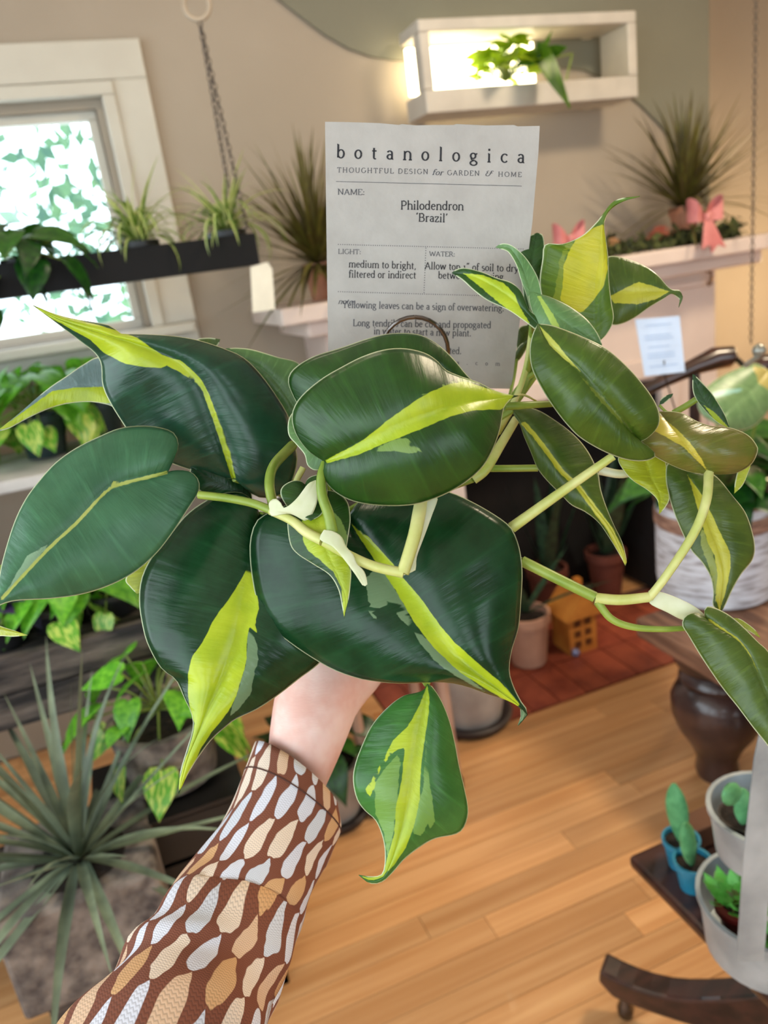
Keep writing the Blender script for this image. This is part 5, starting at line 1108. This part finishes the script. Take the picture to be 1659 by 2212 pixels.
# sleeve
def sleeve_mat():
    m = bpy.data.materials.new('teardrop_print_fabric'); m.use_nodes = True; nt = m.node_tree; N = nt.nodes; K = nt.links; b = N['Principled BSDF']; b.inputs['Roughness'].default_value = .8
    def mth(op, *xs):
        q = N.new('ShaderNodeMath'); q.operation = op
        for i, v in enumerate(xs):
            if hasattr(v, 'is_linked'): K.new(v, q.inputs[i])
            else: q.inputs[i].default_value = v
        return q.outputs[0]
    at = N.new('ShaderNodeAttribute'); at.attribute_name = 'cloth'; no = N.new('ShaderNodeTexNoise'); no.inputs['Scale'].default_value = 2.2; no.inputs['Detail'].default_value = 1; K.new(at.outputs['Vector'], no.inputs['Vector'])
    vm = N.new('ShaderNodeVectorMath'); vm.operation = 'MULTIPLY_ADD'; K.new(no.outputs['Color'], vm.inputs[0]); vm.inputs[1].default_value = (.32, .3, 0); K.new(at.outputs['Vector'], vm.inputs[2])
    sp = N.new('ShaderNodeSeparateXYZ'); K.new(vm.outputs[0], sp.inputs[0]); u, v = sp.outputs[0], sp.outputs[1]
    mask = None; col = None; rndm = None
    iu = mth('FLOOR', u); fu = mth('SUBTRACT', mth('FRACT', u), .5)
    wn0 = N.new('ShaderNodeTexWhiteNoise'); wn0.noise_dimensions = '1D'; K.new(iu, wn0.inputs['W'])
    v2 = mth('ADD', v, mth('ADD', mth('MULTIPLY', mth('MODULO', iu, 2), .5), mth('MULTIPLY', wn0.outputs['Value'], .35)))
    iv = mth('FLOOR', v2); fv = mth('FRACT', v2)
    cb = N.new('ShaderNodeCombineXYZ'); K.new(iu, cb.inputs[0]); K.new(iv, cb.inputs[1]); wn = N.new('ShaderNodeTexWhiteNoise'); wn.noise_dimensions = '3D'; K.new(cb.outputs[0], wn.inputs['Vector'])
    # teardrop: round at one end, pointed at the other
    wdt = mth('MULTIPLY', mth('MULTIPLY', mth('POWER', mth('MAXIMUM', mth('SUBTRACT', .97, fv), 0), .5), mth('POWER', fv, .8)), mth('ADD', .78, mth('MULTIPLY', wn.outputs['Value'], .30)))
    d = mth('SUBTRACT', wdt, mth('ABSOLUTE', fu)); mr = N.new('ShaderNodeMapRange'); mr.interpolation_type = 'SMOOTHSTEP'; mr.inputs[1].default_value = -.015; mr.inputs[2].default_value = .03; K.new(d, mr.inputs[0])
    cr = N.new('ShaderNodeValToRGB'); cr.color_ramp.interpolation = 'CONSTANT'; e = cr.color_ramp.elements; e[0].color = (*srgb(214, 214, 224), 1); e[1].position = .34; e[1].color = (*srgb(214, 178, 146), 1)
    for pos, c in ((.52, srgb(226, 206, 186)), (.72, srgb(204, 206, 214)), (.86, srgb(206, 160, 112))): q = e.new(pos); q.color = (*c, 1)
    K.new(wn.outputs['Value'], cr.inputs[0])
    mx = N.new('ShaderNodeMix'); mx.data_type = 'RGBA'; K.new(mr.outputs[0], mx.inputs[0]); mx.inputs[6].default_value = (*srgb(120, 66, 44), 1); K.new(cr.outputs[0], mx.inputs[7])
    # zig-zag weave lines
    a2 = N.new('ShaderNodeSeparateXYZ'); K.new(at.outputs['Vector'], a2.inputs[0])
    zz = mth('MULTIPLY', mth('ABSOLUTE', mth('SUBTRACT', mth('FRACT', mth('MULTIPLY', a2.outputs[0], 6)), .5)), 1.0)
    ln = mth('ABSOLUTE', mth('SUBTRACT', mth('FRACT', mth('ADD', mth('MULTIPLY', a2.outputs[1], 22), zz)), .5)); ms = N.new('ShaderNodeMapRange'); ms.inputs[1].default_value = .08; ms.inputs[2].default_value = .25; ms.inputs[3].default_value = .72; ms.inputs[4].default_value = 1; K.new(ln, ms.inputs[0])
    mu = N.new('ShaderNodeMix'); mu.data_type = 'RGBA'; mu.blend_type = 'MULTIPLY'; mu.inputs[0].default_value = 1; K.new(mx.outputs[2], mu.inputs[6]); K.new(ms.outputs[0], mu.inputs[7])
    K.new(mu.outputs[2], b.inputs['Base Color'])
    bp = N.new('ShaderNodeBump'); bp.inputs['Strength'].default_value = .3; bp.inputs['Distance'].default_value = .0008; K.new(ln, bp.inputs['Height']); K.new(bp.outputs[0], b.inputs['Normal']); return m
sec = [(555,1603,722,1748,.570),(535,1655,728,1795,.562),(503,1735,714,1838,.549),(455,1815,692,1885,.535),(405,1885,669,1948,.521),(364,1942,646,2000,.507),(342,1968,638,2022,.499),(300,2025,616,2085,.486),(255,2090,596,2142,.472),(200,2165,574,2205,.456),(130,2240,548,2280,.44),(60,2335,515,2400,.424),(0,2440,475,2520,.41)]
sc_ = smooth_curve([((a+c)/2, (b+d)/2, e, (c-a)/2, (d-b)/2) for a, b, c, d, e in sec], 64); ns_ = 48; vs = []; cl = []; along = 0; hem = []
for i, (x, y, d, hx, hy) in enumerate(sc_):
    c = P(x, y, d); cn = P(*sc_[min(i+1, 63)][:3]); cpv = P(*sc_[max(i-1, 0)][:3]); t = cn-cpv; t /= np.linalg.norm(t)
    if i: along += np.linalg.norm(c-P(*sc_[i-1][:3]))
    av = P(x+hx, y+hy, d)-c; r = np.linalg.norm(av); a = av/r; bq = np.cross(t, a); bq /= np.linalg.norm(bq)
    for k in range(ns_+1):
        an = 2*math.pi*k/ns_; w1 = min(1, i/12)
        fold = 1 + .03*math.sin(3*an+along*60)*w1 + .022*math.sin(5*an-along*110+1)*w1 + .028*math.sin(along*150+2*math.sin(an))*min(1, max(0, (i-14)/10)) + (.05*math.exp(-((i-31)/2.2)**2) - .05*math.exp(-((i-27)/1.8)**2))*max(0, .5-.5*math.cos(an))
        q = c + (a*math.cos(an) + bq*math.sin(an)*.82)*r*fold; vs.append(q); cl.append((k/ns_*18+.3, along*31+k/ns_*3, 0))
        if i == 4: hem.append(c + (a*math.cos(an) + bq*math.sin(an)*.82)*(r*fold+.0014))
fs = [(i*(ns_+1)+k, i*(ns_+1)+k+1, (i+1)*(ns_+1)+k+1, (i+1)*(ns_+1)+k) for i in range(63) for k in range(ns_)]
mb = MB(); mb.add(vs, fs); sl = mb.build('sleeve', sleeve_mat(), PER)
at = sl.data.attributes.new('cloth', 'FLOAT_VECTOR', 'POINT'); at.data.foreach_set('vector', np.array(cl, np.float32).ravel())
md = sl.modifiers.new('thickness', 'SOLIDIFY'); md.thickness = .0012; md.offset = 1

MB().tube(hem, .0006, 5, cap=False).build('hem_stitching', mat('dark_brown_thread', srgb(74, 40, 28), .8), sl)
